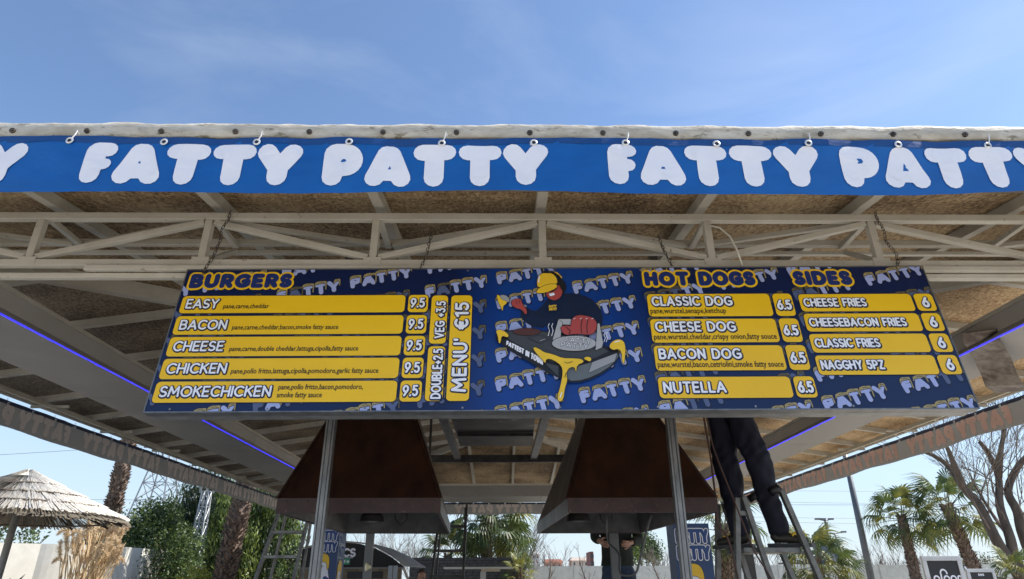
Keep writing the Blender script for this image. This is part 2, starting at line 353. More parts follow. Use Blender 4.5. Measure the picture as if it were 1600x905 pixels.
# ------------------------------------------------------------------ canopy
X0, X1, Y0, Y1, ZE, SL = -5.74, 5.97, 2.56, 18.6, 3.60, .14
def roofz(x, y): return ZE+SL*min(x-X0, X1-x, y-Y0, Y1-y)
canopy = thing('canopy', (0, 10, 0), 'large white steel canopy with hipped chipboard ceiling over the food stand', 'canopy')
GX = .223; SP = .973
def slope(side):
    LX, LY = X1-X0, Y1-Y0
    if side in 'fb': L = LX; D = LX/2
    else: L = LY; D = LX/2
    def P(a, d, dz=0):
        if side == 'f': x, y = X0+a, Y0+d
        if side == 'b': x, y = X0+a, Y1-d
        if side == 'l': x, y = X0+d, Y0+a
        if side == 'r': x, y = X1-d, Y0+a
        return (x, y, ZE+SL*d+dz)
    planes = [(1, -1, -.012), (-1, -1, L-.012), (0, -1, D-.006)]
    a0 = (GX-X0) % SP if side in 'fb' else (.25 % SP)
    xs = [a0-SP+i*SP for i in range(int(L/SP)+3)]
    k = 0
    for a in xs:
        d = 0
        while d < D:
            g_ = .005
            q = [(a+g_, d+g_), (a+SP-g_, d+g_), (a+SP-g_, d+2.44-g_), (a+g_, d+2.44-g_)]
            q = clip(q, planes+[(1, 0, 0), (-1, 0, L)])
            if q:
                j = R(-.002, .002)
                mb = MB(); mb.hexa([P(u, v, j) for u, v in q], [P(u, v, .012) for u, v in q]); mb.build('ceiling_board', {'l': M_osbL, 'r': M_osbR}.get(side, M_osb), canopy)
            d += 2.44
        dm = min(a, L-a, D)
        if dm > .1:
            mb = MB(); mb.beam(P(a, .06, -.038), P(a, dm-.05, -.038), .06, .07); mb.build('rafter', M_steel, canopy)
    q = clip([(-.1, -.0), (L+.1, -.0), (L+.1, D), (-.1, D)], [(1, -1, .0), (-1, -1, L+.0), (0, -1, D)])
    MB().hexa([P(u, v, .014) for u, v in q], [P(u, v, .028) for u, v in q]).build('roof_sheet', M_tarp, canopy)
for s_ in 'fblr': slope(s_)
Dh = (X1-X0)/2; xm = (X0+X1)/2
for (xa, ya, yb) in ((X0, Y0, Y0+Dh), (X1, Y0, Y0+Dh), (X0, Y1, Y1-Dh), (X1, Y1, Y1-Dh)):
    MB().beam((xa*.995, ya, ZE-.075), (xm, yb, ZE+SL*Dh-.075), .09, .13).build('hip_beam', M_steel, canopy)
MB().beam((xm, Y0+Dh, ZE+SL*Dh-.07), (xm, Y1-Dh, ZE+SL*Dh-.07), .1, .13).build('ridge_beam', M_steel, canopy)
# eave: outer rail pair all round
for k, (a, b) in enumerate((((X0, Y0+.03), (X1, Y0+.03)), ((X0, Y1), (X1, Y1)), ((X0, Y0), (X0, Y1)), ((X1, Y0), (X1, Y1)))):
    for z, wd, off in ((ZE-.03, .05, 0),):
        inx = .04 if k == 2 else (-.04 if k == 3 else 0); iny = .0
        MB().beam((a[0]+inx, a[1], z), (b[0]+inx, b[1], z), wd, wd+.01).build('eave_rail', M_steel, canopy)
    if k >= 2:
        s1 = 1 if k == 2 else -1
        for j, dx in enumerate((.22, .36)):
            MB().beam((a[0]+s1*dx, a[1]+.3, ZE-.05-.07*j), (b[0]+s1*dx, b[1]-.3, ZE-.05-.07*j), .03, .03).build('eave_rail', M_steel, canopy)
        y = a[1]+.75
        while y < b[1]:
            MB().beam((a[0]+s1*.05, y+.02, ZE-.09), (a[0]+s1*.5, y+.02, ZE-.09), .03, .03).build('eave_strut', M_steel, canopy)
            y += SP*1.5
# soffit boxes
SIN, SOUT = {'l': (-3.32, -4.06), 'r': (3.595, 4.2)}, 0
def soffit(xi, xo, sg):
    y = 3.75; ye = 15.7
    L = 2.44; k = 0
    while y < 14.5:
        y2 = min(y+L, 14.5)
        p = MB().box(min(xi, xo), y+.004, 3.22, max(xi, xo), y2-.004, 3.235); p.build('soffit_panel', M_soffit, canopy)
        MB().box(min(xi, xi+sg*.015), y+.004, 3.237, max(xi, xi+sg*.015), y2-.004, 3.36).build('soffit_fascia', M_fascia, canopy)
        y = y2
    MB().box(min(xi-sg*.012, xi+sg*.03), 3.75, 3.362, max(xi-sg*.012, xi+sg*.03), 14.5, 3.39).build('soffit_trim', M_steel, canopy)
    MB().box(min(xo, xo+sg*.03), 3.6, 3.24, max(xo, xo+sg*.03), 15.7, 3.4).build('soffit_trim', M_steel, canopy)
soffit(-3.30, -4.04, -1); soffit(3.62, 4.22, 1)
x = -4.06
while x < 4.2:
    x2 = min(x+2.44, 4.2)
    MB().box(x+.004, 14.5, 3.22, x2-.004, 15.7, 3.235).build('soffit_panel', M_soffit, canopy)
    if x2 > -3.27 and x < 3.6: MB().box(max(x, -3.28)+.004, 14.47, 3.237, min(x2, 3.6)-.004, 14.49, 3.44).build('soffit_fascia', M_soffit, canopy)
    x = x2
MB().box(-3.3, 14.45, 3.442, 3.58, 14.5, 3.48).build('soffit_trim', M_steel, canopy)
# torn sheet hanging from the right soffit
fl = MB(); prof = [(3.60, 4.36, 3.245), (3.68, 4.46, 3.20), (3.80, 4.58, 3.165), (3.92, 4.70, 3.12), (4.02, 4.82, 3.06), (4.12, 4.92, 2.99), (4.24, 5.0, 2.96), (4.36, 5.06, 3.0)]
for i, (p, q) in enumerate(zip(prof, prof[1:])):
    w0, w1 = [V0+.05*(k % 2) for k, V0 in ((i, .10+.02*i), (i+1, .12+.02*i))]
    a0, a1 = Vector(p), Vector(q); n0 = Vector((-.12, .16, .03))
    fl.hexa([a0, a1, a1+n0*(1+w1), a0+n0*(1+w0)], [v_+Vector((0, 0, .006)) for v_ in (a0, a1, a1+n0*(1+w1), a0+n0*(1+w0))])
tag(fl.build('loose_sheet', M_hoodgalv, canopy), 'bent grey metal sheet hanging loose from the right soffit')
# LED strips
for xi, lab in ((-3.30, 'blue LED strip light along the left ceiling edge'), (3.62, 'blue LED strip light along the right ceiling edge')):
    s1 = 1 if xi > 0 else -1
    r_ = thing('led_strip', (xi, 3.8, 3.2), lab, 'led strip', 'blue LED strips under the canopy')
    MB().box(xi-.004-.012, 3.8, 3.2, xi-.004+.014, 14.4, 3.216).build('strip_channel', M_soffit, r_)
    d = MB(); y = 3.82
    while y < 14.3:
        if R(0, 1) > .08: d.box(xi-.010, y, 3.1955+R(-.0015, .0015), xi+.006, y+.09, 3.2); y += .1
    tag(d.build('diode_row', M_led, r_), kind='stuff')
# front truss
truss = MB().beam((X0+.05, 3.3, 3.545), (X1-.05, 3.3, 3.545), .045, .045).build('truss', M_steel, canopy, bevel=.004)
tag(truss, 'white steel lattice truss above the menu board')
ZT, ZB = 3.545, 3.24
def sub(name, mb): return mb.build(name, M_steel, truss, bevel=.003)
sub('bottom_chord', MB().beam((X0+.05, 3.3, ZB), (X1-.05, 3.3, ZB), .045, .04))
sub('bottom_chord', MB().beam((-2.35, 3.27, 3.197), (3.9, 3.27, 3.197), .03, .03))
sub('bottom_chord', MB().beam((X0+.05, 3.31, 3.165), (X1-.05, 3.31, 3.165), .04, .03))
sub('back_chord', MB().beam((X0+.05, 3.66, 3.57), (X1-.05, 3.66, 3.57), .04, .04))
sub('back_chord', MB().beam((X0+.05, 3.69, 3.515), (X1-.05, 3.69, 3.515), .03, .025))
for k in range(-6, 7):
    x = GX+k*SP
    if not X0+.2 < x < X1-.2: continue
    sub('truss_post', MB().beam((x, 3.3, ZB+.02), (x, 3.3, ZT-.024), .042, .042))
    sub('truss_tie', MB().beam((x+.01, 3.325, ZT+.005), (x+.01, 3.66, 3.545), .035, .03))
    sub('gusset', MB().box(x-.05, 3.274, ZB-.02+(.0 if k % 2 else .0), x+.05, 3.277, ZB+.035))
    if k % 2:
        for s1 in (-1, 1):
            if X0+.2 < x+s1*SP < X1-.1:
                sub('truss_diagonal', MB().beam((x+s1*.03, 3.3, ZB+.04), (x+s1*(SP-.03), 3.3, ZT-.035), .036, .034))
                sub('truss_lacing', MB().beam((x+s1*(SP-.03), 3.33, ZT-.005), (x+s1*.04, 3.64, 3.545), .03, .03))
    elif abs(k) < 6:
        sub('truss_tie', MB().beam((x+.02, 3.32, ZB+.03), (x+.02+.0, 3.64, 3.5), .028, .028))
# front edge cover: tarpaulin wrapped round the eave, held by washers
def cover(axis):
    mb = MB(); n = 420; ring = 9
    for i in range(n+1):
        x = X0-.05+(X1-X0+.1)*i/n
        ph = ((x-GX+.1)/.352) % 1; sag = sin(pi*ph)
        wob = .0015*sin(x*9.1)+.002*sin(x*3.3+1)+.001*sin(x*23)
        for j in range(ring):
            t = j/(ring-1); a = -1.9+t*3.9
            rr = .037+.0022*sin(x*13+j)+.004*sag+.0016*sin(x*31+j*2.1)+.001*sin(x*67+j*1.3)
            yy = 2.525-cos(a)*rr*.34; zz = 3.571+sin(a)*rr*1.0+wob-(.008*(1-sag) if j < 3 else 0)
            mb.v.append((x, yy, zz))
    for i in range(n):
        for j in range(ring-1):
            a = i*ring+j; mb.f.append((a, a+ring, a+ring+1, a+1))
    return mb
cov = cover('x').build('edge_cover', M_tarp, canopy, smooth=True)
tag(cov, 'weathered white tarpaulin wrapped over the front eave')
M_wash = mat('rusty washer', (.16, .13, .1), (.06, .05, .045), 30, .5, .6)
for k in range(-16, 17):
    x = GX-.1+k*.352
    if X0 < x < X1:
        mb = MB(); mb.tube([(x, 2.520, 3.556), (x, 2.506, 3.555)], .0135, 10); mb.tube([(x, 2.506, 3.555), (x, 2.500, 3.555)], .006, 6)
        mb.build('washer', M_wash, cov)
MB().box(X0, 2.535, 3.25, X1, 2.555, 3.535).build('front_fascia', mat('dull fascia', (.2, .18, .15), (.1, .09, .08), 4, .8), canopy)
# ------------------------------------------------------------------ banners
PK = (GX-.084+5.86) % .434
def wave(u, v):
    return .004*sin(u*2.1+.6)+.005*sin(u*5.3)+.008*(1-v)*sin(u*2.9+2.0)+.0035*sin(u*17+v*9)*(v)+.006*max(0, v-.35)*cos((u-PK)*2*pi/.434)+.002*sin(u*29-v*7)
def make_banner(name, label, L, place, words, inner, group, height=.30, hooks=True, eyes=None):
    root = thing(name, tuple(place(L/2, .15, 0)), label, 'banner', group)
    nu = int(L/.06); nv = 6
    mb = MB()
    for i in range(nu+1):
        u = L*i/nu; hb = .010*sin(u*2.35+1.1)+.007*sin(u*4.7)
        for j in range(nv+1):
            v = j/nv; mb.v.append(tuple(place(u, hb*(1-v)+height*v, wave(u, v))))
    for i in range(nu):
        for j in range(nv):
            a = i*(nv+1)+j; mb.f.append((a, a+nv+1, a+nv+2, a+1))
    sheet = mb.build('sheet', M_blue if inner else M_blueF, root, smooth=True)
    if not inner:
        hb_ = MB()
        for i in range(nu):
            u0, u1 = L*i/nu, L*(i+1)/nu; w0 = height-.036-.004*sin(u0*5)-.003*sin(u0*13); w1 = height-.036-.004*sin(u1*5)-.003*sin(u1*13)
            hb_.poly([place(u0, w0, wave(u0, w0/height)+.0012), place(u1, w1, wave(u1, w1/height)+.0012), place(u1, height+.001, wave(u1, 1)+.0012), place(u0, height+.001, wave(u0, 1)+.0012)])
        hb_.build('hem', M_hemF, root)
    pr = Print(lambda u, v, l: place(u, v, wave(u, v/height)+.003+l))
    for wd, x, h in words:
        cc, _ = fatword(wd, x, .034, .228, .885)
        for ps, holes in cc:
            if ps[0][0][0] < -.02 or ps[0][0][0] > L: continue
            pr.add(M_white, ps, 0); pr.add(M_blue if inner else M_blueF, holes, .0006)
    pr.build('lettering', root)
    if inner:
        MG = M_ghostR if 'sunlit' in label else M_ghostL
        # inner hem, and letters in pale tones painted for light through the print
        hm = MB(); n = nu//2
        for i in range(n):
            u0, u1 = L*i/n, L*(i+1)/n
            hm.poly([place(u0, height-.042, wave(u0, 1)-.004), place(u1, height-.042, wave(u1, 1)-.004), place(u1, height+.002, wave(u1, 1)-.004), place(u0, height+.002, wave(u0, 1)-.004)])
        hm.build('hem', M_hem, root)
        pg = Print(lambda u, v, l: place(u, v, wave(u, v/height)-.003-l))
        for wd, x, h in words:
            cc, _ = fatword(wd, x, .034, .228, .885)
            for ps, holes in cc: pg.add(MG, ps, 0)
            for ps, holes in cc: pg.add(M_blue, holes, .0006)
        o = pg.build('lettering', root)
    el = MB()
    for u in eyes:
        sg = -1 if inner else 1; p = Vector(place(u, height-.03, wave(u, 1)+.007*sg)); q = Vector(place(u, height-.03, wave(u, 1)-.008*sg)); d = (p-q).normalized()
        e = MB(); side = Vector((0, 0, 1)).cross(d)
        n = 14
        for i in range(n):
            a = 2*pi*i/n
            for rr, ff in ((.009, .002), (.013, .0045), (.0185, .001)):
                e.v.append(tuple(p+(side*cos(a)+Vector((0, 0, 1))*sin(a))*rr+d*ff))
        for i in range(n):
            j = (i+1) % n
            for k in range(2): e.f.append((i*3+k, j*3+k, j*3+k+1, i*3+k+1))
        e.build('eyelet', M_eye, root)
        h = MB(); h.v = [tuple(p+(side*cos(2*pi*i/n)+Vector((0, 0, 1))*sin(2*pi*i/n))*.0092+d*.0015) for i in range(n)]; h.f = [tuple(range(n))]
        if not inner: h.build('eyelet_hole', M_ink, root)
    for i, u in enumerate(eyes):
        if i % 2 == 0 or inner:
            p = Vector(place(u+.004, height-.024, wave(u, 1)+.008)); q = Vector(place(u+.018, height+.03, .01))
            MB().tube([p, (p+q)/2+Vector((.004, 0, 0)), q, q+Vector((.004, .01, -.012))], .0032, 5).build('cable_tie', M_tie, root)
    return root
M_eye = mat('eyelet metal', (.75, .75, .76), (.55, .55, .56), 20, .3, .5, 0); M_tie = flat('white tie', (.7, .7, .68))
fw = []
for k in (-2, -1, 0, 1, 2):
    b0 = -1.932+2.42*k+5.86
    fw += [('FATTY', b0, 0), ('PATTY', b0+1.098, 0)]
make_banner('front_banner', 'long blue banner lettered FATTY PATTY in white hung along the front eave', 11.8,
            lambda u, v, l: Vector((-5.86+u, 2.495-l, 3.207+v)), [(a, b, 0) for a, b, _ in fw], False, 'FATTY PATTY banners', eyes=[GX-.084+5.86+.434*k for k in range(-13, 14)])
def sidewords(L, off, dirn):
    o = []; x = off
    while x < L-.9: o.append(('FATTY', x, 0)); x += 1.09; o.append(('PATTY', x, 0)); x += 1.33
    return [a for a in o if a[1]+1.05 < L]
LY = Y1-Y0
eyl = [.3+i*.434 for i in range(int(LY/.434))]
make_banner('side_banner', 'blue banner seen from behind under the left eave with FATTY PATTY reversed', LY,
            lambda u, v, l: Vector((-5.78-l, Y1+.0-u, 3.215+v)), sidewords(LY, .25, 1), True, 'FATTY PATTY banners', eyes=eyl)
make_banner('side_banner', 'sunlit banner seen from behind under the right eave with FATTY PATTY reversed', LY,
            lambda u, v, l: Vector((6.02+l, Y0+u, 3.215+v)), sidewords(LY, .1, 1), True, 'FATTY PATTY banners', eyes=eyl)
LX = X1-X0
make_banner('side_banner', 'grey backed banner along the far eave beyond the cooking hoods', LX,
            lambda u, v, l: Vector((X1-u, Y1+.05+l, 3.215+v)), sidewords(LX, .35, 1), True, 'FATTY PATTY banners', eyes=[.3+i*.434 for i in range(int(LX/.434))])
# ------------------------------------------------------------------ menu board
BO = Vector((-1.765, 3.15, 2.3546)); ba, bt = -.01498, .12669; BW, BH = 4.056, .822
BU = Vector((cos(ba), sin(ba), 0)); Bn = Vector((-sin(ba), cos(ba), 0)); BV = Vector((0, 0, 1))*cos(bt)+Bn*sin(bt); BN = BU.cross(BV)  # away from viewer
BN = -BN if BN.y > 0 else BN
def B(u, v, l=0): return BO+BU*(u*1.0089)+BV*(v*1.0084)+BN*l
board = thing('menu_board', tuple(B(BW/2, 0, -.05)), 'wide navy and yellow menu board hanging from chains under the truss', 'menu board')
def bslab(u0, v0, u1, v1, l0, l1): return MB().hexa([B(u0, v0, l0), B(u1, v0, l0), B(u1, v0, l1), B(u0, v0, l1)], [B(u0, v1, l0), B(u1, v1, l0), B(u1, v1, l1), B(u0, v1, l1)])
bslab(0, .0, BW, BH, -.12, 0).build('casing', M_alu, board, bevel=.002)
for a in ((-.006, -.006, BW+.006, .0), (-.006, BH, BW+.006, BH+.006), (-.006, .0005, 0, BH-.0005), (BW, .0005, BW+.006, BH-.0005)):
    bslab(*a, -.05, .004).build('frame_trim', M_galv, board)
for k in range(9):
    for vv in (.012, BH-.012):
        MB().tube([B(.12+k*.476, vv, .001), B(.12+k*.476, vv, .004)], .0055, 8).build('screw', M_alu, board)
BP = [(1, 0, 0), (-1, 0, BW), (0, 1, 0), (0, -1, BH)]
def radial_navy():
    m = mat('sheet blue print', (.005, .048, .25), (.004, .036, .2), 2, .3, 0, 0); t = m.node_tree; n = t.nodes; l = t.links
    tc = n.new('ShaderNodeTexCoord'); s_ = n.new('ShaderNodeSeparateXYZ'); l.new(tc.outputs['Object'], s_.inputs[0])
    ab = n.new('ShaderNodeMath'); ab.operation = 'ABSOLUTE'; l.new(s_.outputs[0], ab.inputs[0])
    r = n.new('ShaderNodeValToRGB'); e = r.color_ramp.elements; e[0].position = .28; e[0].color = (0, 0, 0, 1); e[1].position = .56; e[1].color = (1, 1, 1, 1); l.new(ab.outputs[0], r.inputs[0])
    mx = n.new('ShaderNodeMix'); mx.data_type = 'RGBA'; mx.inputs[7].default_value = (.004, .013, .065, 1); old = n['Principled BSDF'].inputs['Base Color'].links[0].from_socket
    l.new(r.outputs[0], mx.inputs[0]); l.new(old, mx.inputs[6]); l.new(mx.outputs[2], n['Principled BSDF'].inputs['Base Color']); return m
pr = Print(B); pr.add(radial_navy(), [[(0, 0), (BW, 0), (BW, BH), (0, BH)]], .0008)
TH = atan2(.225, 1.02)
def rot(pl, ox, oy): return [(ox+(x-ox)*cos(TH)-(y-oy)*sin(TH), oy+(x-ox)*sin(TH)+(y-oy)*cos(TH)) for x, y in pl]
for row in range(-7, 8):
    for per in range(-3, 4):
        for wd, du in (('FATTY', 0), ('PATTY', .385)):
            u0 = 2.14+.8*per+du; v0 = .045+.156*row+.222*(u0-2.14)
            if not (-.5 < v0 < 1.0 and -.5 < u0 < BW+.1): continue
            for i, (ch, st) in enumerate(layout(wd, u0, v0, .051, .315, .42)):
                st = [rot(pl, u0, v0) for pl in st]
                cx, cy = st[0][0]
                if not (-.1 < cx < BW+.05 and -.1 < cy < BH+.05): continue
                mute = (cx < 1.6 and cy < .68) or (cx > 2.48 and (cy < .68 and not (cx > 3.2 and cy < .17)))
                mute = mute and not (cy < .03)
                tops = max(st[0], key=lambda q: q[1])
                xs_ = [q[0] for pl in st for q in pl]; mxx = (min(xs_)+max(xs_))/2; ty = max(q[1] for pl in st for q in pl)
                pr.add(M_navyd, strokes([[(a+.003, b-.004) for a, b in pl] for pl in st], .0158), .0012, BP)
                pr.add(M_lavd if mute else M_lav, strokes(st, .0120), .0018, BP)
                w2 = (max(xs_)-min(xs_))/2+.012
                if ch == 'Y': mxx += w2*.6; w2 *= .5
                dr = R(-.2, .6)*w2; dl = R(.015, .04)
                blob = [ell(mxx-w2*.35, ty+.007, w2*.62, .0085, 10, TH+.15), ell(mxx+w2*.35, ty+.010, w2*.66, .0075, 10, TH)]
                dp = [[(mxx+w2*.86, ty+.008), (mxx+w2*.97, ty-.008), (mxx+w2*1.02, ty-dl)], [(mxx-w2*.8, ty+.006), (mxx-w2*.9, ty-.012)]]
                big = [ell(mxx-w2*.35, ty+.007, w2*.62+.003, .0115, 10, TH+.15), ell(mxx+w2*.35, ty+.010, w2*.66+.003, .0105, 10, TH)]
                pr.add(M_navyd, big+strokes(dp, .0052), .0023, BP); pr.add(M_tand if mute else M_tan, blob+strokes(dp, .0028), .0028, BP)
                pr.add(M_navyd, strokes([arc(mxx+w2*.1, ty+.004, w2*.5, .006, 20, 160, 4)], .0012), .0033, BP)
pr.build('pattern_print', board)
# text in the small grotesque face
def small_text(s, u, v, width, h, parent, m_, lift=.0062, shear=0):
    c = bpy.data.curves.new('caption', 'FONT'); c.body = s; c.size = 1; c.offset = .012; c.resolution_u = 2; c.shear = shear
    o = bpy.data.objects.new('caption', c); col.objects.link(o)
    bpy.context.view_layer.update()
    me = bpy.data.meshes.new_from_object(o.evaluated_get(bpy.context.evaluated_depsgraph_get()))
    bpy.data.objects.remove(o); bpy.data.curves.remove(c)
    xs_ = [q.co.x for q in me.vertices]; x0, x1 = min(xs_), max(xs_)
    sx = width/(x1-x0)
    o0 = org(parent)
    for q in me.vertices: q.co = B(u+(q.co.x-x0)*sx, v+q.co.y*h, lift)-o0
    me.materials.clear(); me.materials.append(m_)
    ob = bpy.data.objects.new('caption', me); col.objects.link(ob); ob.parent = parent; ORG[ob.name] = o0
    return ob
def lettered(parent, s, u, v, h, width, th, parent_name='lettering', vertical=False, heavy=None, track=.34):
    p = Print(B)
    ls = layout(s, 0, 0, h, width, track)
    f = (lambda q: (u-q[1], v+q[0])) if vertical else (lambda q: (u+q[0], v+q[1]))
    for ch, st in ls:
        st = [[f(q) for q in pl] for pl in st]
        if heavy:
            p.add(M_yel, strokes(st, th+heavy), .0035, BP); p.add(M_navyh, strokes(st, th), .0045, BP)
        else:
            p.add(M_navyd, strokes([[(a+.0015, b-.002) for a, b in pl] for pl in st], th+.0064), .0050); p.add(M_pw, strokes(st, th), .0058)
    return p.build(parent_name, parent)
def strip(name, u0, v0, u1, v1, r=.02):
    p = Print(B); p.add(M_navyd, [rrect(u0-.004, v0-.004, u1+.004, v1+.004, r+.003)], .0036); p.add(M_yel, [rrect(u0, v0, u1, v1, r)], .0044)
    return p.build(name, board)
items = [('EASY', .548, .654, 0.165, ('pane,carne,cheddar', .261, .243), ), ('BACON', .42, .53, 0.238, ('pane,carne,cheddar,bacon,smoke fatty sauce', .336, .556)),
         ('CHEESE', .295, .406, 0.250, ('pane,carne,double cheddar,lattuga,cipolla,fatty sauce', .35, .662)), ('CHICKEN', .17, .282, 0.293, ('pane,pollo fritto,lattuga,cipolla,pomodoro,garlic fatty sauce', .386, .742)),
         ('SMOKECHICKEN', .045, .156, 0.542, None)]
for nm, v0, v1, wd, cap in items:
    s_ = strip('item_strip', .02, v0, 1.219, v1); s_['label'] = 'yellow strip reading '+nm
    lettered(s_, nm, .052, v0+.033, .050, wd, .0050, track=.28)
    if cap: small_text(cap[0], cap[1]-.01, v0+.028, cap[2], .040, s_, M_ink)
    else:
        small_text('pane,pollo fritto,bacon,pomodoro,', .631, v0+.066, .42, .040, s_, M_ink); small_text('smoke fatty sauce', .631, v0+.024, .222, .040, s_, M_ink)
    s_ = strip('price_tag', 1.236, v0, 1.342, v1); lettered(s_, '9.5', 1.253, v0+.032, .050, .068, .0054)
s_ = strip('item_strip', 1.361, .361, 1.448, .65); lettered(s_, 'VEG +3.5', 1.434, .395, .042, .215, .0048, vertical=True)
s_ = strip('item_strip', 1.361, .047, 1.448, .345); lettered(s_, 'DOUBLE+2.5', 1.434, .062, .042, .265, .0048, vertical=True)
s_ = strip('item_strip', 1.466, .047, 1.578, .65); lettered(s_, "MENU' €15", 1.556, .10, .062, .50, .0072, vertical=True)
for nm, v0, v1, wd, cap, y_ in (('CLASSIC DOG', .514, .651, .42, ('pane,wurstel,senape,ketchup', .40), .068), ('CHEESE DOG', .36, .498, .41, ('pane,wurstel,cheddar,crispy onion,fatty souce', .635), .068),
                        ('BACON DOG', .203, .342, .41, ('pane,wurstel,bacon,cetriolini,smoke fatty souce', .635), .068), ('NUTELLA', .056, .168, .30, None, .032)):
    s_ = strip('item_strip', 2.516, v0, 3.173, v1); s_['label'] = 'yellow strip reading '+nm
    lettered(s_, nm, 2.543, v0+y_, .050, wd, .0058)
    if cap: small_text(cap[0], 2.525, v0+.018, cap[1], .046, s_, M_ink)
    s_ = strip('price_tag', 3.19, v0, 3.292, v1); lettered(s_, '6.5', 3.208, (v0+v1)/2-.026, .050, .066, .0062)
for nm, v0, wd in (('CHEESE FRIES', .54, .325), ('CHEESEBACON FRIES', .42, .50), ('CLASSIC FRIES', .299, .325), ('NAGGHY 5PZ', .176, .31)):
    s_ = strip('item_strip', 3.328, v0, 3.932, v0+.106); s_['label'] = 'yellow strip reading '+nm
    lettered(s_, nm, 3.352, v0+.033, .043, wd, .0050)
    s_ = strip('price_tag', 3.946, v0, 4.046, v0+.106); lettered(s_, '6', 3.984, v0+.027, .052, .026, .0068)
for s_, u, wd in (('BURGERS', .045, .53), ('HOT', 2.53, .215), ('DOGS', 2.825, .28), ('SIDES', 3.342, .29)):
    lettered(board, s_, u, .718, .064, wd, .0145, 'heading', heavy=.0115, track=.5)
# cook illustration, drawn in its own sheet units
H = [0.00492838, 0.00155343, -2.11032, -1.72807e-05, -0.00513949, 3.30696, 2.28712e-05, 0.000855471]
def I(x, y):
    x = 730+x/4.022; y = 415+y/4.022; d = H[6]*x+H[7]*y+1
    return ((H[0]*x+H[1]*y+H[2])/d, (H[3]*x+H[4]*y+H[5])/d)
art = Print(B); AL = [.0036]
def smoothp(pts, it=2):
    for _ in range(it):
        o = []
        for i in range(len(pts)):
            p, q = pts[i-1], pts[i]; o += [(p[0]*.75+q[0]*.25, p[1]*.75+q[1]*.25), (p[0]*.25+q[0]*.75, p[1]*.25+q[1]*.75)]
        pts = o
    return pts
def shape(m_, pts, out=3.8, sm=1):
    if sm: pts = smoothp(pts, sm)
    q = [I(*p) for p in pts]; AL[0] += .0007
    if out: art.add(M_ink, strokes([q+[q[0]]], out*.00082, n=3), AL[0])
    art.add(m_, [q], AL[0]+.0004)
def line(m_, pts, w_=2.5):
    AL[0] += .0003; art.add(m_, strokes([[I(*p) for p in pts]], w_*.00082, n=3), AL[0])
shape(M_sweater, [(492, 212), (455, 262), (415, 297), (372, 280), (345, 262), (322, 300), (325, 335), (380, 378), (440, 390), (490, 372), (497, 440), (790, 420), (828, 375), (832, 310), (802, 250), (745, 203), (660, 180), (590, 182), (545, 200)])
line(M_ink, [(492, 260), (497, 330), (500, 380)], 3); line(M_ink, [(625, 210), (665, 270), (680, 315)], 2.5); line(M_ink, [(700, 300), (740, 275), (790, 290)], 2.5); line(M_ink, [(680, 330), (720, 305)], 2.5); line(M_ink, [(410, 290), (470, 335)], 2.5)
shape(M_ink, [(540, 85), (585, 95), (606, 125), (600, 172), (575, 185), (560, 140)], 2)
shape(M_skinp, [(478, 180), (495, 212), (535, 226), (572, 204), (584, 170), (576, 132), (545, 128), (500, 140)])
shape(M_pw, [(497, 183), (530, 175), (536, 190), (505, 199)], 2, 0)
shape(M_ink, [(484, 172), (540, 142), (548, 152), (520, 170)], 1, 0)
shape(M_yel2, [(428, 150), (424, 100), (440, 66), (475, 48), (522, 56), (548, 85), (552, 122), (500, 128)])
shape(M_yel2, [(412, 182), (438, 145), (500, 122), (552, 124), (545, 150), (478, 178)])
line(M_pw, [(438, 75), (434, 110)], 4)
line(M_yel2, [(498, 45), (548, 52), (578, 82)], 5); line(M_ink, [(470, 48), (520, 48), (560, 75), (580, 110)], 9); line(M_ink, [(572, 110), (588, 150)], 16)
line(M_grey, [(235, 215), (262, 230), (355, 262)], 5); shape(M_grey, [(178, 205), (205, 190), (240, 200), (255, 235), (225, 240), (190, 225)], 3)
shape(M_yel2, [(170, 195), (185, 192), (200, 222), (238, 235), (228, 250), (210, 262), (207, 300), (196, 262), (185, 250)], 2.5)
shape(M_skinp, [(264, 232), (290, 218), (322, 218), (330, 250), (362, 290), (352, 322), (330, 285), (290, 276), (264, 256)])
for k in range(3): line(M_ink, [(282+k*16, 226), (278+k*16, 248)], 1.6)
shape(M_ink, [(165, 430), (300, 412), (500, 422), (925, 535), (935, 585), (860, 670), (720, 738), (595, 742), (165, 492)], 3)
shape(M_dgrey, [(172, 432), (300, 418), (500, 426), (905, 532), (760, 600), (600, 640), (470, 600)], 0)
shape(M_mgrey, [(585, 660), (760, 620), (925, 556), (930, 590), (850, 665), (715, 728), (605, 735)], 2)
shape(M_mgrey, [(705, 640), (925, 556), (930, 590), (850, 665), (730, 715), (690, 690)], 0); shape(M_grey, [(765, 618), (922, 560), (905, 612), (742, 684)], 3, 0)
shape(M_dgrey, [(470, 625), (555, 640), (550, 705)], 2, 0)
shape(M_brownp, ell(358, 427, 86, 22, 24), 3, 0); shape(M_dgrey, [(368, 466), (440, 450), (498, 472), (440, 500)], 2, 0)
line(M_grey, [(400, 470), (430, 462)], 2); line(M_grey, [(440, 484), (470, 474)], 2)
AL[0] += .0005
def skewtext(s, p0, p1, h0, h1, m_, th, under=None):
    n = sum(G[c][0] for c in s)+.4*(len(s)-1); cx = 0
    def f(a, b):
        t = a/n; hh = h0+(h1-h0)*t; return (p0[0]+(p1[0]-p0[0])*t+.10*b*hh, p0[1]+(p1[1]-p0[1])*t-b*hh)
    for c in s:
        for pl in G[c][1]:
            q = [I(*f(cx+a, b)) for a, b in pl]
            if under: art.add(under, strokes([q], (th+2.4)*.00082, n=4), AL[0])
            art.add(m_, strokes([q], th*.00082, n=4), AL[0]+.0006)
        cx += G[c][0]+.4
skewtext('FATTEST IN TOWN', (232, 508), (452, 632), 20, 34, M_pw, 4.2)
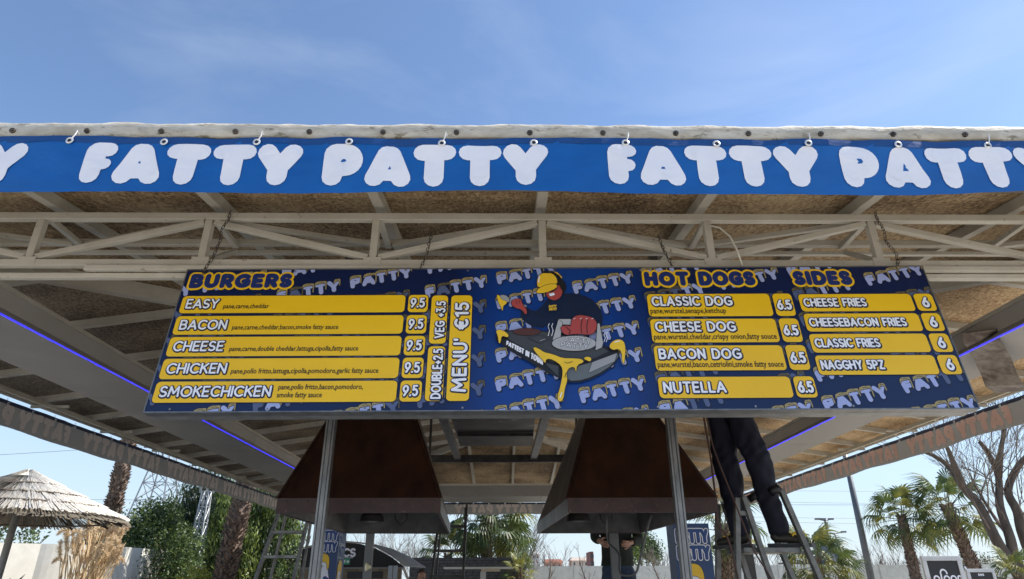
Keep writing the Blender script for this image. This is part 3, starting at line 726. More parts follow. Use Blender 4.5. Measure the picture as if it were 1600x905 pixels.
shape(M_silver, [(555, 350), (635, 350), (632, 385), (560, 382)], 3, 0); shape(M_silver, [(518, 480), (556, 352), (580, 372), (566, 470)], 3, 0)
shape(M_silver, ell(652, 502, 138, 47, 30), 3.5, 0); shape(M_silver, [(786, 545), (800, 378), (812, 378), (833, 500), (825, 528)], 3, 0)
AL[0] += .0005
skewtext('FATTY', (600, 490), (752, 508), 26, 26, M_dgrey, 5); skewtext('PATTY', (572, 522), (735, 540), 28, 28, M_dgrey, 5)
AL[0] += .0008
skewtext('FATTY', (600, 490), (752, 508), 26, 26, M_pw, 2); skewtext('PATTY', (572, 522), (735, 540), 28, 28, M_pw, 2)
shape(M_skinp, [(568, 398), (610, 392), (632, 400), (640, 345), (680, 326), (730, 332), (775, 345), (797, 380), (785, 432), (750, 450), (700, 446), (650, 444), (600, 452), (575, 430)])
for k, (a, b) in enumerate(((668, 350), (704, 350), (740, 356))): line(M_ink, [(a, b), (a-8, 395), (a-6, 440)], 2.6)
for a in (650, 690, 726, 762): line(M_pw, [(a, 352), (a+10, 347)], 1.6)
line(M_ink, [(600, 400), (628, 425), (622, 446)], 2.5)
for ox in (490, 512, 838, 852): line(M_pw, [(ox+8, 380 if ox < 600 else 435), (ox, 400 if ox < 600 else 452), (ox+9, 425 if ox < 600 else 472), (ox, 458 if ox < 600 else 495)], 1.8)
shape(M_yel2, [(165, 432), (178, 420), (210, 425), (245, 452), (238, 470), (200, 456), (193, 500), (183, 508), (177, 456)], 3)
shape(M_yel2, [(395, 540), (405, 528), (440, 545), (462, 562), (520, 575), (580, 600), (650, 600), (700, 605), (712, 625), (668, 640), (662, 690), (652, 650), (612, 662), (600, 700), (608, 735), (590, 790), (582, 850), (565, 872), (547, 862), (545, 835), (565, 770), (580, 690), (572, 645), (520, 608), (478, 600), (470, 632), (455, 610), (425, 580)], 3)
shape(M_yel2, [(708, 600), (735, 588), (760, 600), (750, 622), (728, 612)], 3)
shape(M_yel2, [(868, 530), (885, 498), (925, 480), (962, 492), (972, 540), (966, 600), (962, 638), (950, 620), (948, 560), (925, 540), (895, 550)], 3)
AL[0] += .0005
line(M_pw, [(560, 845), (572, 815)], 3); line(M_pw, [(905, 500), (935, 492)], 3); line(M_ink, [(590, 625), (610, 632), (640, 622)], 1.8); line(M_ink, [(600, 690), (592, 720)], 1.8)
skewtext('FATTY', (497, 284), (540, 282), 13, 13, M_yel2, 2.2); skewtext('PATTY', (499, 302), (542, 300), 13, 13, M_yel2, 2.2)
a_ = art.build('cook_illustration', board); a_['label'] = 'drawing of a cook in a yellow cap at a griddle dripping cheese'
# chains
def chain(p, q, label):
    p, q = Vector(p), Vector(q); L = (q-p).length; n = int(L/.021); mb = MB(); d = (q-p)/n
    for i in range(n+1):
        c = p+d*i+Vector((R(-.003, .003)+.014*sin(i*.55+p.x*3)*(i/n), .008*sin(i*.9), 0)); sx = Vector((1, 0, 0)) if i % 2 else Vector((0, 1, 0)); dd = d.normalized()
        mb.tube([c+sx*.0075*cos(a)+dd*.0145*sin(a) for a in [2*pi*k/8 for k in range(9)]], .0024, 4, False)
    tag(mb.build('chain', M_chain, None, loc=tuple(p)), label, 'chain', 'chains holding the menu board')
M_chain = mat('rusty chain', (.12, .1, .08), (.05, .04, .035), 30, .5, .6)
chain((-1.60, 3.265, 3.56), (-1.66, 3.25, 3.16), 'rusty chain wrapped over the truss near the BURGERS heading')
chain((-.42, 3.265, 3.42), (-.46, 3.25, 3.18), 'rusty chain on the truss left of the cook drawing')
chain((.90, 3.265, 3.40), (.95, 3.25, 3.18), 'rusty chain on the truss above the HOT DOGS heading')
chain((2.2, 3.265, 3.56), (2.25, 3.25, 3.16), 'rusty chain wrapped over the truss right of the SIDES heading')
pts = [at(1106, 352, 3.24), at(1125, 356, 3.22), at(1141, 370, 3.21), at(1152, 392, 3.21), at(1161, 418, 3.23)]
top(MB().tube(pts, .0055, 6).build('power_cable', flat('white cable', (.6, .58, .5)), None, True, loc=tuple(pts[0])), 'white power cable looping from the truss down to the board', 'cable')
for x in (240, 480, 745, 1000, 1215): pass
# ------------------------------------------------------------------ steel posts (lipped channels)
def post(xb, y, z1, label, w_=.058, dark=False, slim=False):
    r_ = thing('steel_post', (xb, y, 0), label, 'post', 'posts of the food stand')
    mm = M_dark if dark else (M_pole if slim else M_galv)
    if slim: MB().box(xb-w_/2, y-w_/2, 0, xb+w_/2, y+w_/2, z1).build('shaft', mm, r_, bevel=.003)
    else:
        h = w_/2; s = MB()
        s.box(xb-h, y-h, 0, xb-h+.012, y+h, z1); s.box(xb+h-.012, y-h, 0, xb+h, y+h, z1); s.box(xb-h+.0125, y-h+.012, 0, xb+h-.0125, y-h+.02, z1)
        s.box(xb-.012, y-h+.002, 0, xb+.012, y-h+.0115, z1)
        s.box(xb-h+.0125, y+h-.01, 0, xb+h-.0125, y+h-.002, z1)
        s.build('shaft', mm, r_)
    MB().box(xb-.09, y-.09, 0, xb+.09, y+.09, .01).build('base_plate', mm, r_)
    return r_
pL = at(505, 780, 4.2); post(pL.x, 4.2, 3.78, 'grey galvanised post in front of the left hood')
pR = at(1060, 780, 4.2); post(pR.x, 4.2, 3.78, 'grey galvanised post in front of the right hood')
p_ = at(576, 870, 7.0); post(p_.x, 7.0, 3.3, 'slim steel post behind the left hood', .075, slim=True)
p_ = at(961, 870, 6.9); post(p_.x, 6.9, 3.3, 'steel post between cable loop and the man in dark clothes', .08, slim=True)
p_ = at(1170, 885, 7.2); post(p_.x, 7.2, 2.0, 'short dark post beneath the worker on the ladder', .1, dark=True, slim=True)
# ------------------------------------------------------------------ extractor hoods
def hood(base, topq, zb, zl, zt, label, sidemat):
    r_ = thing('extractor_hood', (sum(p[0] for p in base)/4, sum(p[1] for p in base)/4, zb), label, 'extractor hood', 'extractor hoods over the grills')
    b0 = [(x, y, zb) for x, y in base]; b1 = [(x, y, zl) for x, y in base]; t0 = [(x, y, zt) for x, y in topq]
    names = ['front_panel', 'right_panel', 'back_panel', 'left_panel']
    cx, cy = r_.location.x, r_.location.y
    def inn(p, k=.985): return (cx+(p[0]-cx)*k, cy+(p[1]-cy)*k, p[2])
    def lrp(i, k): return inn(tuple(b1[i][q]+(t0[i][q]-b1[i][q])*.3 for q in range(3)), k)
    for i in range(4):
        j = (i+1) % 4
        mo = M_rust if i in (0, 2) else sidemat[0 if i == 1 else 1]
        ml = M_rustlip if i in (0, 2) else sidemat[0 if i == 1 else 1]
        MB().hexa([b1[i], b1[j], t0[j], t0[i]], [inn(b1[i]), inn(b1[j]), inn(t0[j], .97), inn(t0[i], .97)]).build(names[i], mo, r_)
        def lip(p): return (cx+(p[0]-cx)*1.006, cy+(p[1]-cy)*1.004, p[2]+.0)
        MB().hexa([lip(b0[i]), lip(b0[j]), lip(b1[j]), lip(b1[i])], [inn(b0[i], .975), inn(b0[j], .975), inn(b1[j], .975), inn(b1[i], .975)]).build('lip', ml, r_)
        # lining
        MB().hexa([inn((*b0[i][:2], zb+.004), .97), inn((*b0[j][:2], zb+.004), .97), lrp(j, .955), lrp(i, .955)],
                  [inn((*b0[i][:2], zb+.004), .955), inn((*b0[j][:2], zb+.004), .955), lrp(j, .94), lrp(i, .94)]).build('lining', M_hoodin, r_)
    for i in (0, 1):
        a_, b_ = Vector(b1[i]), Vector(t0[i]); MB().beam(a_+(a_-Vector((cx, cy, a_.z)))*.004, b_+(b_-Vector((cx, cy, b_.z)))*.01, .018, .012).build('seam', M_rust, r_)
    for k in range(8):
        xx = base[0][0]+.06+(base[1][0]-base[0][0]-.12)*k/7; MB().tube([(xx, base[0][1]-.012, zl-.02), (xx, base[0][1]-.017, zl-.02)], .007, 6).build('rivet', M_rustlip, r_)
    MB().hexa([inn((*p[:2], zl+.36), .66) for p in b1], [inn((*p[:2], zl+.38), .66) for p in b1]).build('inner_plate', M_hoodin, r_)
    tx = [p[0] for p in topq]; ty = [p[1] for p in topq]
    MB().box(min(tx)+.01, min(ty)+.01, zt-.01, max(tx)-.01, max(ty)-.01, 4.1).build('duct', M_galv, r_)
    # round lamp, filter rail, hanging wire, rivets
    c = Vector((cx-.2, cy+.62, zl-.02))
    lp = MB(); lp.tube([c, c+Vector((0, 0, .05)), c+Vector((0, 0, .11))], [.11, .10, .05], 16); lp.build('lamp', M_dark, r_)
    MB().tube([c+Vector((0, 0, -.004)), c], .05, 12).build('lamp_glass', M_alu, r_)
    MB().beam((cx-.1, base[0][1]+.5, zl+.0), (cx+.05, base[2][1]-.35, zl+.14), .05, .09).build('filter_rail', M_alu, r_)
    q = Vector((cx-.02, cy+.65, zl+.14)); MB().tube([q, q+Vector((.03, 0, -.14)), q+Vector((.08, 0, -.19)), q+Vector((.13, 0, -.14)), q+Vector((.14, 0, -.03))], .005, 5).build('wire', M_ink, r_)
    for x, y in ((base[0][0]+.3, base[2][1]-.05), (base[1][0]-.22, base[2][1]-.05)):
        MB().tube([(x, y, zb+.055), (x, y-.015, zb+.055)], .012, 6).build('rivet', M_eye, r_)
    return r_
hood([(-1.505, 4.5), (-.423, 4.5), (-.527, 6.7), (-1.53, 6.6)], [(-1.20, 5.2), (-.87, 5.2), (-.86, 5.9), (-1.2, 5.9)], 2.0, 2.095, 3.2, 'left rust brown extractor hood behind the galvanised post', (M_hoodgalv, M_rust))
hood([(.431, 4.53), (1.436, 4.53), (1.35, 6.7), (.33, 6.7)], [(.80, 5.2), (1.0, 5.2), (1.0, 5.9), (.80, 5.9)], 2.0, 2.095, 3.2, 'right rust brown extractor hood with a streaked left side', (M_rust, M_hoodgalv))
# hose hanging under the right hood
pts = [at(1018, 804, 5.2), at(1010, 830, 5.2), at(1000, 875, 5.2), at(992, 897, 5.2), at(975, 899, 5.25), at(968, 892, 5.3), at(967, 866, 5.4), at(950, 845, 5.6), at(948, 806, 5.6)]
def spline(ps, n=5):
    ps = [Vector(p) for p in ps]; ex = [ps[0]*2-ps[1]]+ps+[ps[-1]*2-ps[-2]]; o = []
    for i in range(1, len(ex)-2):
        for k in range(n):
            t = k/n; a, b, c, d = ex[i-1:i+3]
            o.append(.5*((2*b)+(c-a)*t+(2*a-5*b+4*c-d)*t*t+(3*b-a-3*c+d)*t**3))
    return o+[ps[-1]]
top(MB().tube(spline(pts), .009, 6).build('hanging_hose', flat('grey hose', (.1, .1, .1)), None, True, loc=tuple(pts[0])), 'grey cable hanging in a loop below the right hood', 'cable')
# suspended frame between hoods
fr = thing('suspended_frame', (.0, 7.3, 3.0), 'dark steel frame hanging between the two hoods with a grey tray', 'frame')
zf = 3.0
def fb(a, b, w_=.06, h_=.06, mm=None): MB().beam(a, b, w_, h_).build('frame_bar', mm or M_dark, fr)
xa, xb, xc, xd = -.82, -.50, .52, .92
fb((-1.0, 8.4, zf), (1.0, 8.4, zf), .05, .09)
fb((xb-.08, 5.6, zf+.01), (xb-.09, 8.36, zf+.01), .08, .05, M_galv); fb((xc-.12, 5.6, zf+.01), (xc-.14, 8.36, zf+.01), .08, .05, M_galv); fb((xd-.12, 5.2, zf+.02), (.86, 8.36, zf+.02), .06, .05)
MB().hexa([(-.52, 6.0, 3.04), (.30, 6.0, 3.04), (.34, 7.75, 3.04), (-.52, 7.75, 3.04)], [(-.52, 6.0, 3.16), (.30, 6.0, 3.16), (.34, 7.75, 3.16), (-.52, 7.75, 3.16)]).build('tray', mat('stained tray', (.12, .115, .11), (.05, .045, .04), 3, .4, .5, .05, spots=(4, .6, (.3, .28, .26))), fr)
fb((-.5, 7.0, 3.02), (.32, 7.0, 3.02), .03, .03)
for x in (-.95, .95): fb((x, 8.4, zf), (x, 8.4, 4.3), .03, .03)
# ------------------------------------------------------------------ ladders
def ladder(name, x0b, x1b, x0t, x1t, yf, yb, H_, n, zs, mm, label, z0=0.25, dz=.28, rear=True, wd=.06):
    r_ = thing(name, ((x0b+x1b)/2, yf, 0), label, 'ladder', 'ladders under the canopy')
    yt = (yf+yb)/2-.05
    L_ = lambda t: Vector((x0b+(x0t-x0b)*t, yf+(yt-yf)*t, H_*t)); R_ = lambda t: Vector((x1b+(x1t-x1b)*t, yf+(yt-yf)*t, H_*t))
    for f in (L_, R_): MB().beam(f(0), f(1), .028, wd, (0, 1, 0)).build('stile', mm, r_, bevel=.002)
    z = zs
    while z < H_-.05:
        t = z/H_; MB().beam(L_(t)+Vector((.014, 0, 0)), R_(t)-Vector((.014, 0, 0)), .07, .032).build('rung', mm, r_, bevel=.002); z += dz
    if rear:
        for a, b in ((x0b+.03, x0t+.02), (x1b-.03, x1t-.02)): MB().beam((a, yb, 0), (b, yt+.06, H_-.04), .022, .04, (0, 1, 0)).build('rear_leg', mm, r_)
        MB().beam((x0b+.04, yb-.01, .4), (x1b-.04, yb-.01, .4), .02, .03).build('brace', mm, r_)
    return r_
M_lad = mat('worn aluminium', (.22, .22, .21), (.11, .11, .105), 9, .45, .6, .03, spots=(30, .7, (.45, .44, .4)))
q0, q1 = at(402, 905, 7.4), at(461, 905, 7.4); q2, q3 = at(437, 790, 7.4), at(484, 790, 7.4)
def ext(a, b, z): t = (z-a.z)/(b.z-a.z); return a.x+(b.x-a.x)*t
ladder('step_ladder', ext(q0, q2, 0), ext(q1, q3, 0), ext(q0, q2, 2.6), ext(q1, q3, 2.6), 7.1, 8.0, 2.6, 9, .35, M_lad, 'aluminium stepladder standing behind the left hood on its left side', dz=.245)
q0, q1 = at(675, 905, 8.8), at(724, 905, 8.8); q2, q3 = at(683, 834, 8.8), at(729, 790, 8.8)
ladder('step_ladder', ext(q0, q2, 0), ext(q1, q3, 0), ext(q0, q2, 2.5), ext(q1, q3, 2.5), 8.5, 9.3, 2.5, 9, .165, M_dark, 'black stepladder between the left hood and the palm', dz=.293)
# worker's platform ladder
pl = thing('platform_ladder', (2.0, 5.05, 0), 'grey aluminium platform ladder carrying the worker', 'ladder', 'ladders under the canopy')
def g3(p, q, z): t = (z-p.z)/(q.z-p.z); return p+(q-p)*t
for yy in (4.85, 5.3):
    for (a, b, zt, w_) in (((1153, 905), (1151, 778), None, .05), ((1205, 905), (1161, 776), None, .05), ((1281, 905), (1220, 765), None, .05)):
        p, q = at(*a, 4.85), at(*b, 4.85); p.y = q.y = yy; bt_ = g3(p, q, 0.0)
        MB().beam(bt_, q, .035, w_, (0, 1, 0)).build('stile', M_lad, pl, bevel=.003)
pz = 1.795
a, b = at(1156, 861, 4.85), at(1262, 861, 4.85)
MB().box(a.x+.04, 4.88, pz-.035, b.x-.03, 5.27, pz).build('platform', M_lad, pl, bevel=.004)
a, b = at(1151, 802, 4.85), at(1172, 801, 4.85); MB().beam((a.x, 4.86, a.z), (b.x, 4.86, a.z), .03, .03).build('rung', M_lad, pl)
for k in range(1, 6):
    z = pz-.28*k; p, q = at(1281, 905, 4.85), at(1220, 765, 4.85); e = g3(p, q, z)
    MB().beam((e.x, 4.88, z), (e.x, 5.27, z), .06, .03).build('rung', M_lad, pl)
    p, q = at(1205, 905, 4.85), at(1161, 776, 4.85); e = g3(p, q, z); MB().beam((e.x, 4.88, z), (e.x, 5.27, z), .03, .03).build('rung', M_lad, pl)
q = at(1219, 770, 4.85)
for yy in (4.85, 5.3): MB().tube([(q.x-.07, yy, q.z+.0), (q.x-.02, yy, q.z+.03), (q.x+.02, yy, q.z+.0)], [.03, .035, .02], 8).build('end_cap', M_ink, pl, True)
# cords hanging beside the worker
for k, ps in enumerate((((1100, 655), (1108, 700), (1117, 770), (1122, 820), (1140, 850)), ((1108, 672), (1122, 720), (1150, 790), (1178, 860), (1205, 905)))):
    pts = [at(a, b, 4.7) for a, b in ps]
    if k == 0: pts = [pts[0]+Vector((-.02, 0, .9))]+pts+[pts[-1]+Vector((.05, 0, -.5))]
    else: pts = [pts[0]+Vector((-.05, 0, .8))]+pts+[pts[-1]+Vector((.12, 0, -.35))]
    top(MB().tube(spline(pts), .006 if k else .008, 5).build('dangling_rope', mat('cord', (.08, .03, .02), (.04, .02, .015), 20), None, True, loc=tuple(pts[0])),
        ['reddish brown cord hanging straight beside the worker\'s leg', 'thin dark cord slanting across the worker\'s ladder'][k], 'rope')
# ------------------------------------------------------------------ people
M_skin = mat('skin', (.42, .24, .17), (.36, .2, .14), 20, .5, 0, 0); M_hair = mat('dark hair', (.015, .01, .008), (.03, .02, .015), 60, .7)
def skinmesh(chains, name, m_, parent, sub_=1, fold=0):
    "chains: lists of (point, radius or (rx, ry)); points shared by key join"
    vs = []; es = []; rad = []; idx = {}
    for ch in chains:
        prev = None
        for p, r in ch:
            key = tuple(round(c, 4) for c in p)
            if key not in idx: idx[key] = len(vs); vs.append(tuple(Vector(p)-org(parent))); rad.append(r if isinstance(r, tuple) else (r, r))
            i = idx[key]
            if prev is not None and prev != i: es.append((prev, i))
            prev = i
    me = bpy.data.meshes.new(name); me.from_pydata(vs, es, []); o = bpy.data.objects.new(name, me); col.objects.link(o)
    o.modifiers.new('s', 'SKIN'); md = o.modifiers.new('b', 'SUBSURF'); md.levels = sub_; md.render_levels = sub_
    for i, r in enumerate(rad): me.skin_vertices[0].data[i].radius = r
    me.skin_vertices[0].data[0].use_root = True
    bpy.context.view_layer.update()
    m2 = bpy.data.meshes.new_from_object(o.evaluated_get(bpy.context.evaluated_depsgraph_get()))
    bpy.data.objects.remove(o); m2.name = name; m2.materials.clear(); m2.materials.append(m_)
    m2.polygons.foreach_set('use_smooth', [True]*len(m2.polygons))
    if fold:
        ns = [v.normal.copy() for v in m2.vertices]
        for v, n_ in zip(m2.vertices, ns):
            c = v.co; a = sin(c.z*23+sin(c.x*17+c.z*9)*2.2+c.x*31)+.7*sin(c.z*47-c.x*58+c.y*22+sin(c.z*19)*1.5)+.8*sin(c.x*75+c.z*13+sin(c.z*31))
            v.co += n_*fold*a
    ob = bpy.data.objects.new(name, m2); col.objects.link(ob); ob.parent = parent; ORG[ob.name] = org(parent)
    return ob
def person(label, J, face, mtop, mleg, mshoe, sleeve=True, laces=False, beard=False, hair=M_hair):
    r_ = thing('person', tuple((J['ankL']+J['ankR'])/2-Vector((0, 0, .08))), label, 'person')
    V = Vector; pel, che, nek, hed = J['pel'], J['che'], J['nek'], J['hed']; f = V(face).normalized(); up = (hed-nek).normalized(); side = f.cross(up).normalized()
    mid = pel.lerp(che, .5)
    body = [[(pel, (.13, .10)), (mid, (.12, .09)), (che, (.15, .105)), (nek, (.055, .055)), (nek+up*.05, .052), (hed-up*.02+f*.01, (.072, .085)), (hed+up*.07, (.076, .09)), (hed+up*.12, (.05, .06))]]
    for s in 'LR':
        body.append([(pel, (.13, .10)), (J['hip'+s], .085), (J['kne'+s], .052), (J['ank'+s], .036)])
        body.append([(che, (.15, .105)), (J['sho'+s], .055), (J['elb'+s], .04), (J['wri'+s], .026)])
    skinmesh(body, 'body', M_skin, r_, 2)
    for s in 'LR':
        w_, e = J['wri'+s], J['elb'+s]; d = (w_-e).normalized(); n_ = d.cross(V((0, 1, 0.3))).normalized(); t = n_.cross(d)
        palm = w_+d*.07
        ch = [[(w_-d*.01, .026), (w_+d*.03, (.034, .02)), (palm, (.038, .018))]]
        for k in range(4):
            b_ = palm+n_*(.026*(1.5-k)/1.5); L = (.036, .042, .038, .03)[k]
            ch.append([(palm, (.038, .018)), (b_+d*.012, .0095), (b_+d*(.012+L*.8)+t*.008, .0085), (b_+d*(.012+L*1.3)+t*.028, .0075), (b_+d*(.012+L*1.4)+t*.045, .006)])
        ch.append([(w_+d*.03, (.034, .02)), (w_+d*.04+n_*.036, .011), (w_+d*.065+n_*.055+t*.01, .009), (w_+d*.085+n_*.058+t*.02, .0075)])
        skinmesh(ch, 'hand', M_skin, r_, 1)
    # face
    c = hed+up*.03
    for s1 in (-1, 1):
        MB().tube([c+f*.082+side*s1*.03, c+f*.090+side*s1*.03], .009, 8).build('eye', M_ink, r_)
        skinmesh([[(c+side*s1*.076+up*.01, .010), (c+side*s1*.082-up*.02, .013), (c+side*s1*.078-up*.04, .008)]], 'ear', M_skin, r_)
    skinmesh([[(c+f*.085+up*.005, .008), (c+f*.108-up*.03, .013), (c+f*.088-up*.038, .010)]], 'nose', M_skin, r_)
    MB().beam(c+f*.088-up*.062-side*.022, c+f*.088-up*.062+side*.022, .008, .008).build('mouth', flat('lips', (.3, .1, .09)), r_)
    skinmesh([[(c-f*.01+up*.06, (.080, .09)), (c-f*.02+up*.1, (.07, .085)), (c-f*.05+up*.02, (.072, .06)), (c-f*.05-up*.03, (.06, .04))]], 'hair', hair, r_, 2)
    if beard: skinmesh([[(c+f*.045-up*.05+side*.05, (.022, .03)), (c+f*.07-up*.085, (.035, .03)), (c+f*.045-up*.05-side*.05, (.022, .03))]], 'beard', hair, r_)
    tro = [[(pel+V((0, 0, .06)), (.155, .12)), (pel, (.16, .125))]]
    for s in 'LR':
        h, k, a = J['hip'+s], J['kne'+s], J['ank'+s]
        tro.append([(pel, (.16, .125)), (h, .125), (h.lerp(k, .3)+V((.008, 0, 0)), .108), (h.lerp(k, .6)-V((.006, 0, 0)), .114), (k+V((0, 0, .06)), .098), (k+V((.01, 0, 0)), .104), (k.lerp(a, .2), .088), (k.lerp(a, .45), .084), (k.lerp(a, .7), .074), (a+V((0, 0, .04)), .082), (a-V((0, 0, .015)), .076)])
    skinmesh(tro, 'trousers', mleg, r_, 4 if laces else 2, .0042)
    vis = MB(); xd = side if abs(side.x) > .3 else V((1, 0, 0)); yd = V((0, 0, 1)).cross(xd).normalized()
    rings = [(pel-V((0, 0, .06)), .178, .135), (pel+V((0, 0, .02)), .172, .132), (mid, .165, .125), (che-V((0, 0, .06)), .185, .135), (che+V((0, 0, .04)), .19, .13), (che+V((0, 0, .1)), .15, .105), (nek-up*.03, .08, .075), (nek+up*.03, .066, .066)]
    for c_, rx_, ry_ in rings:
        for k in range(16): vis.v.append(tuple(c_+xd*cos(k*pi/8)*rx_*(1+.03*sin(k*2.3+c_.z*30))+yd*sin(k*pi/8)*ry_))
    for i in range(len(rings)-1):
        for k in range(16): vis.f.append((i*16+k, i*16+(k+1) % 16, (i+1)*16+(k+1) % 16, (i+1)*16+k))
    vis.build('jacket', mtop, r_, True)
    sh = []
    for s in 'LR':
        a, b, c2 = J['sho'+s], J['elb'+s], J['wri'+s]
        skinmesh([[(a.lerp(che, .35), .085), (a, .078), (a.lerp(b, .5), .062), (b, .056), (b.lerp(c2, .5), .05), (b.lerp(c2, .9 if sleeve else .1), .043)]], 'sleeve', mtop, r_, 2)
    for s in 'LR':
        a = J['ank'+s]; t = J['toe'+s]; d = (t-a); d.z = 0; d.normalize(); z = a.z-.06
        so_ = skinmesh([[(V((a.x, a.y, z+.08))-d*.02, .05), (V((a.x, a.y, z+.035))-d*.045, (.044, .04)), (V((a.x, a.y, z+.04))+d*.05, (.045, .04)), (V((a.x, a.y, z+.02))+d*.14, (.05, .032)), (V((a.x, a.y, z+.015))+d*.2, (.042, .026))]], 'shoe', mshoe, r_, 2)
        sd_ = V((-d.y, d.x, 0)); base = V((a.x, a.y, z-.028)); out = [base+d*x+sd_*y for x, y in ((-.09, -.03), (-.09, .03), (.0, .038), (.12, .05), (.2, .042), (.235, .0), (.2, -.042), (.12, -.05), (.0, -.038))]
        MB().hexa(out, [p+V((0, 0, .028)) for p in out]).build('sole', M_ink, so_)
        if laces:
            for q in range(3):
                p = V((a.x, a.y, z+.088-.014*q))+d*(.04+.035*q)
                MB().beam(p-sd_*.03-d*.012, p+sd_*.03+d*.012, .012, .008).build('lace', M_yel2, so_)
            p = V((a.x, a.y, z+.05)); MB().tube([p+d*.08-sd_*.05, p+d*.10-sd_*.053+V((0, 0, .02)), p+d*.13-sd_*.05], .009, 5).build('lace', M_yel2, so_)
    return r_
V = Vector
YP = 5.05
J = {}
J['ankR'] = at(1218, 838, YP-.05); J['ankR'].z = pz+.09; J['toeR'] = J['ankR']+V((.2, -.05, -.05))
J['ankL'] = at(1158, 838, YP+.08); J['ankL'].z = pz+.09; J['toeL'] = J['ankL']+V((-.14, .12, -.05))
J['kneR'] = at(1186, 728, YP-.12); J['kneL'] = at(1139, 748, YP+.08)
J['hipR'] = at(1150, 640, YP+.0); J['hipL'] = at(1121, 640, YP+.1)
J['pel'] = (J['hipR']+J['hipL'])/2+V((0, 0, .08)); J['che'] = J['pel']+V((-.02, .03, .42)); J['nek'] = J['che']+V((0, .02, .16)); J['hed'] = J['nek']+V((0, .03, .11))
J['shoR'] = J['che']+V((.19, 0, .08)); J['shoL'] = J['che']+V((-.19, .02, .08)); J['elbR'] = J['shoR']+V((.12, .18, .12)); J['elbL'] = J['shoL']+V((-.1, .2, .1))
J['wriR'] = J['elbR']+V((-.04, .14, .2)); J['wriL'] = J['elbL']+V((.04, .12, .2))
M_nav = mat('navy work trousers', (.008, .011, .028), (.004, .005, .014), 9, .85, 0, .5, (1, 1, .5), bscale=12)
M_shoe = mat('dark work shoe', (.03, .028, .022), (.015, .013, .01), 20, .6)
person('worker in navy trousers and dark shoes with yellow laces standing on the platform ladder', J, (0, 1, .3), mat('navy jacket', (.012, .015, .03), (.008, .01, .02), 8, .9), M_nav, M_shoe, True, True)
# man behind the cable loop, on a trestle
YM = 7.6; zfl = .80
tr_ = thing('work_trestle', (1.25, YM, 0), 'low work trestle under the man in jeans', 'trestle')
cx_ = at(962, 880, YM).x
MB().box(cx_-.5, YM-.2, zfl-.03, cx_+.5, YM+.2, zfl).build('platform', M_lad, tr_)
for sx in (-.45, .45):
    for sy in (-.17, .17): MB().beam((cx_+sx, YM+sy, 0), (cx_+sx*.9, YM+sy*.8, zfl-.03), .03, .03).build('leg', M_lad, tr_)
J = {'ankL': V((cx_-.1, YM, zfl+.09)), 'ankR': V((cx_+.13, YM+.05, zfl+.09)), 'kneL': V((cx_-.09, YM-.03, zfl+.5)), 'kneR': V((cx_+.14, YM-.0, zfl+.5))}
J['toeL'] = J['ankL']+V((-.06, -.2, 0)); J['toeR'] = J['ankR']+V((.05, -.2, 0)); J['hipL'] = V((cx_-.07, YM, zfl+.92)); J['hipR'] = V((cx_+.1, YM, zfl+.92))
J['pel'] = V((cx_+.02, YM, zfl+.98)); J['che'] = V((cx_+.02, YM-.02, zfl+1.38)); J['nek'] = V((cx_+.02, YM-.03, zfl+1.54)); J['hed'] = V((cx_+.02, YM-.05, zfl+1.65))
J['shoL'] = V((cx_-.17, YM-.02, zfl+1.44)); J['shoR'] = V((cx_+.2, YM-.02, zfl+1.44)); J['elbL'] = V((cx_-.23, YM-.1, zfl+1.2)); J['wriL'] = V((cx_-.19, YM-.22, zfl+1.16))
J['elbR'] = V((cx_+.26, YM-.08, zfl+1.18)); J['wriR'] = V((cx_+.12, YM-.3, zfl+1.14))
person('man in dark jacket and blue jeans behind the steel post under the right hood', J, (0, -1, -.1), mat('dark jacket', (.02, .025, .02), (.01, .012, .01), 10, .9, 0, .3), mat('blue jeans', (.035, .06, .11), (.015, .025, .05), 9, .9, 0, .3), M_shoe)
# bearded man, far
q = at(658, 890, 12.2); x_ = q.x; Yb = 12.2
J = {'ankL': V((x_-.1, Yb, .09)), 'ankR': V((x_+.1, Yb, .09)), 'kneL': V((x_-.1, Yb-.03, .5)), 'kneR': V((x_+.1, Yb-.03, .5)), 'hipL': V((x_-.09, Yb, .92)), 'hipR': V((x_+.09, Yb, .92))}
J['toeL'] = J['ankL']+V((.05, -.2, 0)); J['toeR'] = J['ankR']+V((.1, -.2, 0)); J['pel'] = V((x_, Yb, .98)); J['che'] = V((x_, Yb, 1.36)); J['nek'] = V((x_, Yb, 1.5)); J['hed'] = V((x_+.01, Yb, 1.60))
J['shoL'] = V((x_-.19, Yb, 1.42)); J['shoR'] = V((x_+.19, Yb, 1.42)); J['elbL'] = V((x_-.26, Yb, 1.14)); J['elbR'] = V((x_+.26, Yb, 1.14)); J['wriL'] = V((x_-.22, Yb-.18, .98)); J['wriR'] = V((x_+.22, Yb-.18, .98))
person('bearded man in a red top standing before the dark brick wall', J, (.75, -.65, -.1), flat('red top', (.35, .05, .04)), flat('grey trousers', (.06, .06, .07)), M_shoe, beard=True)
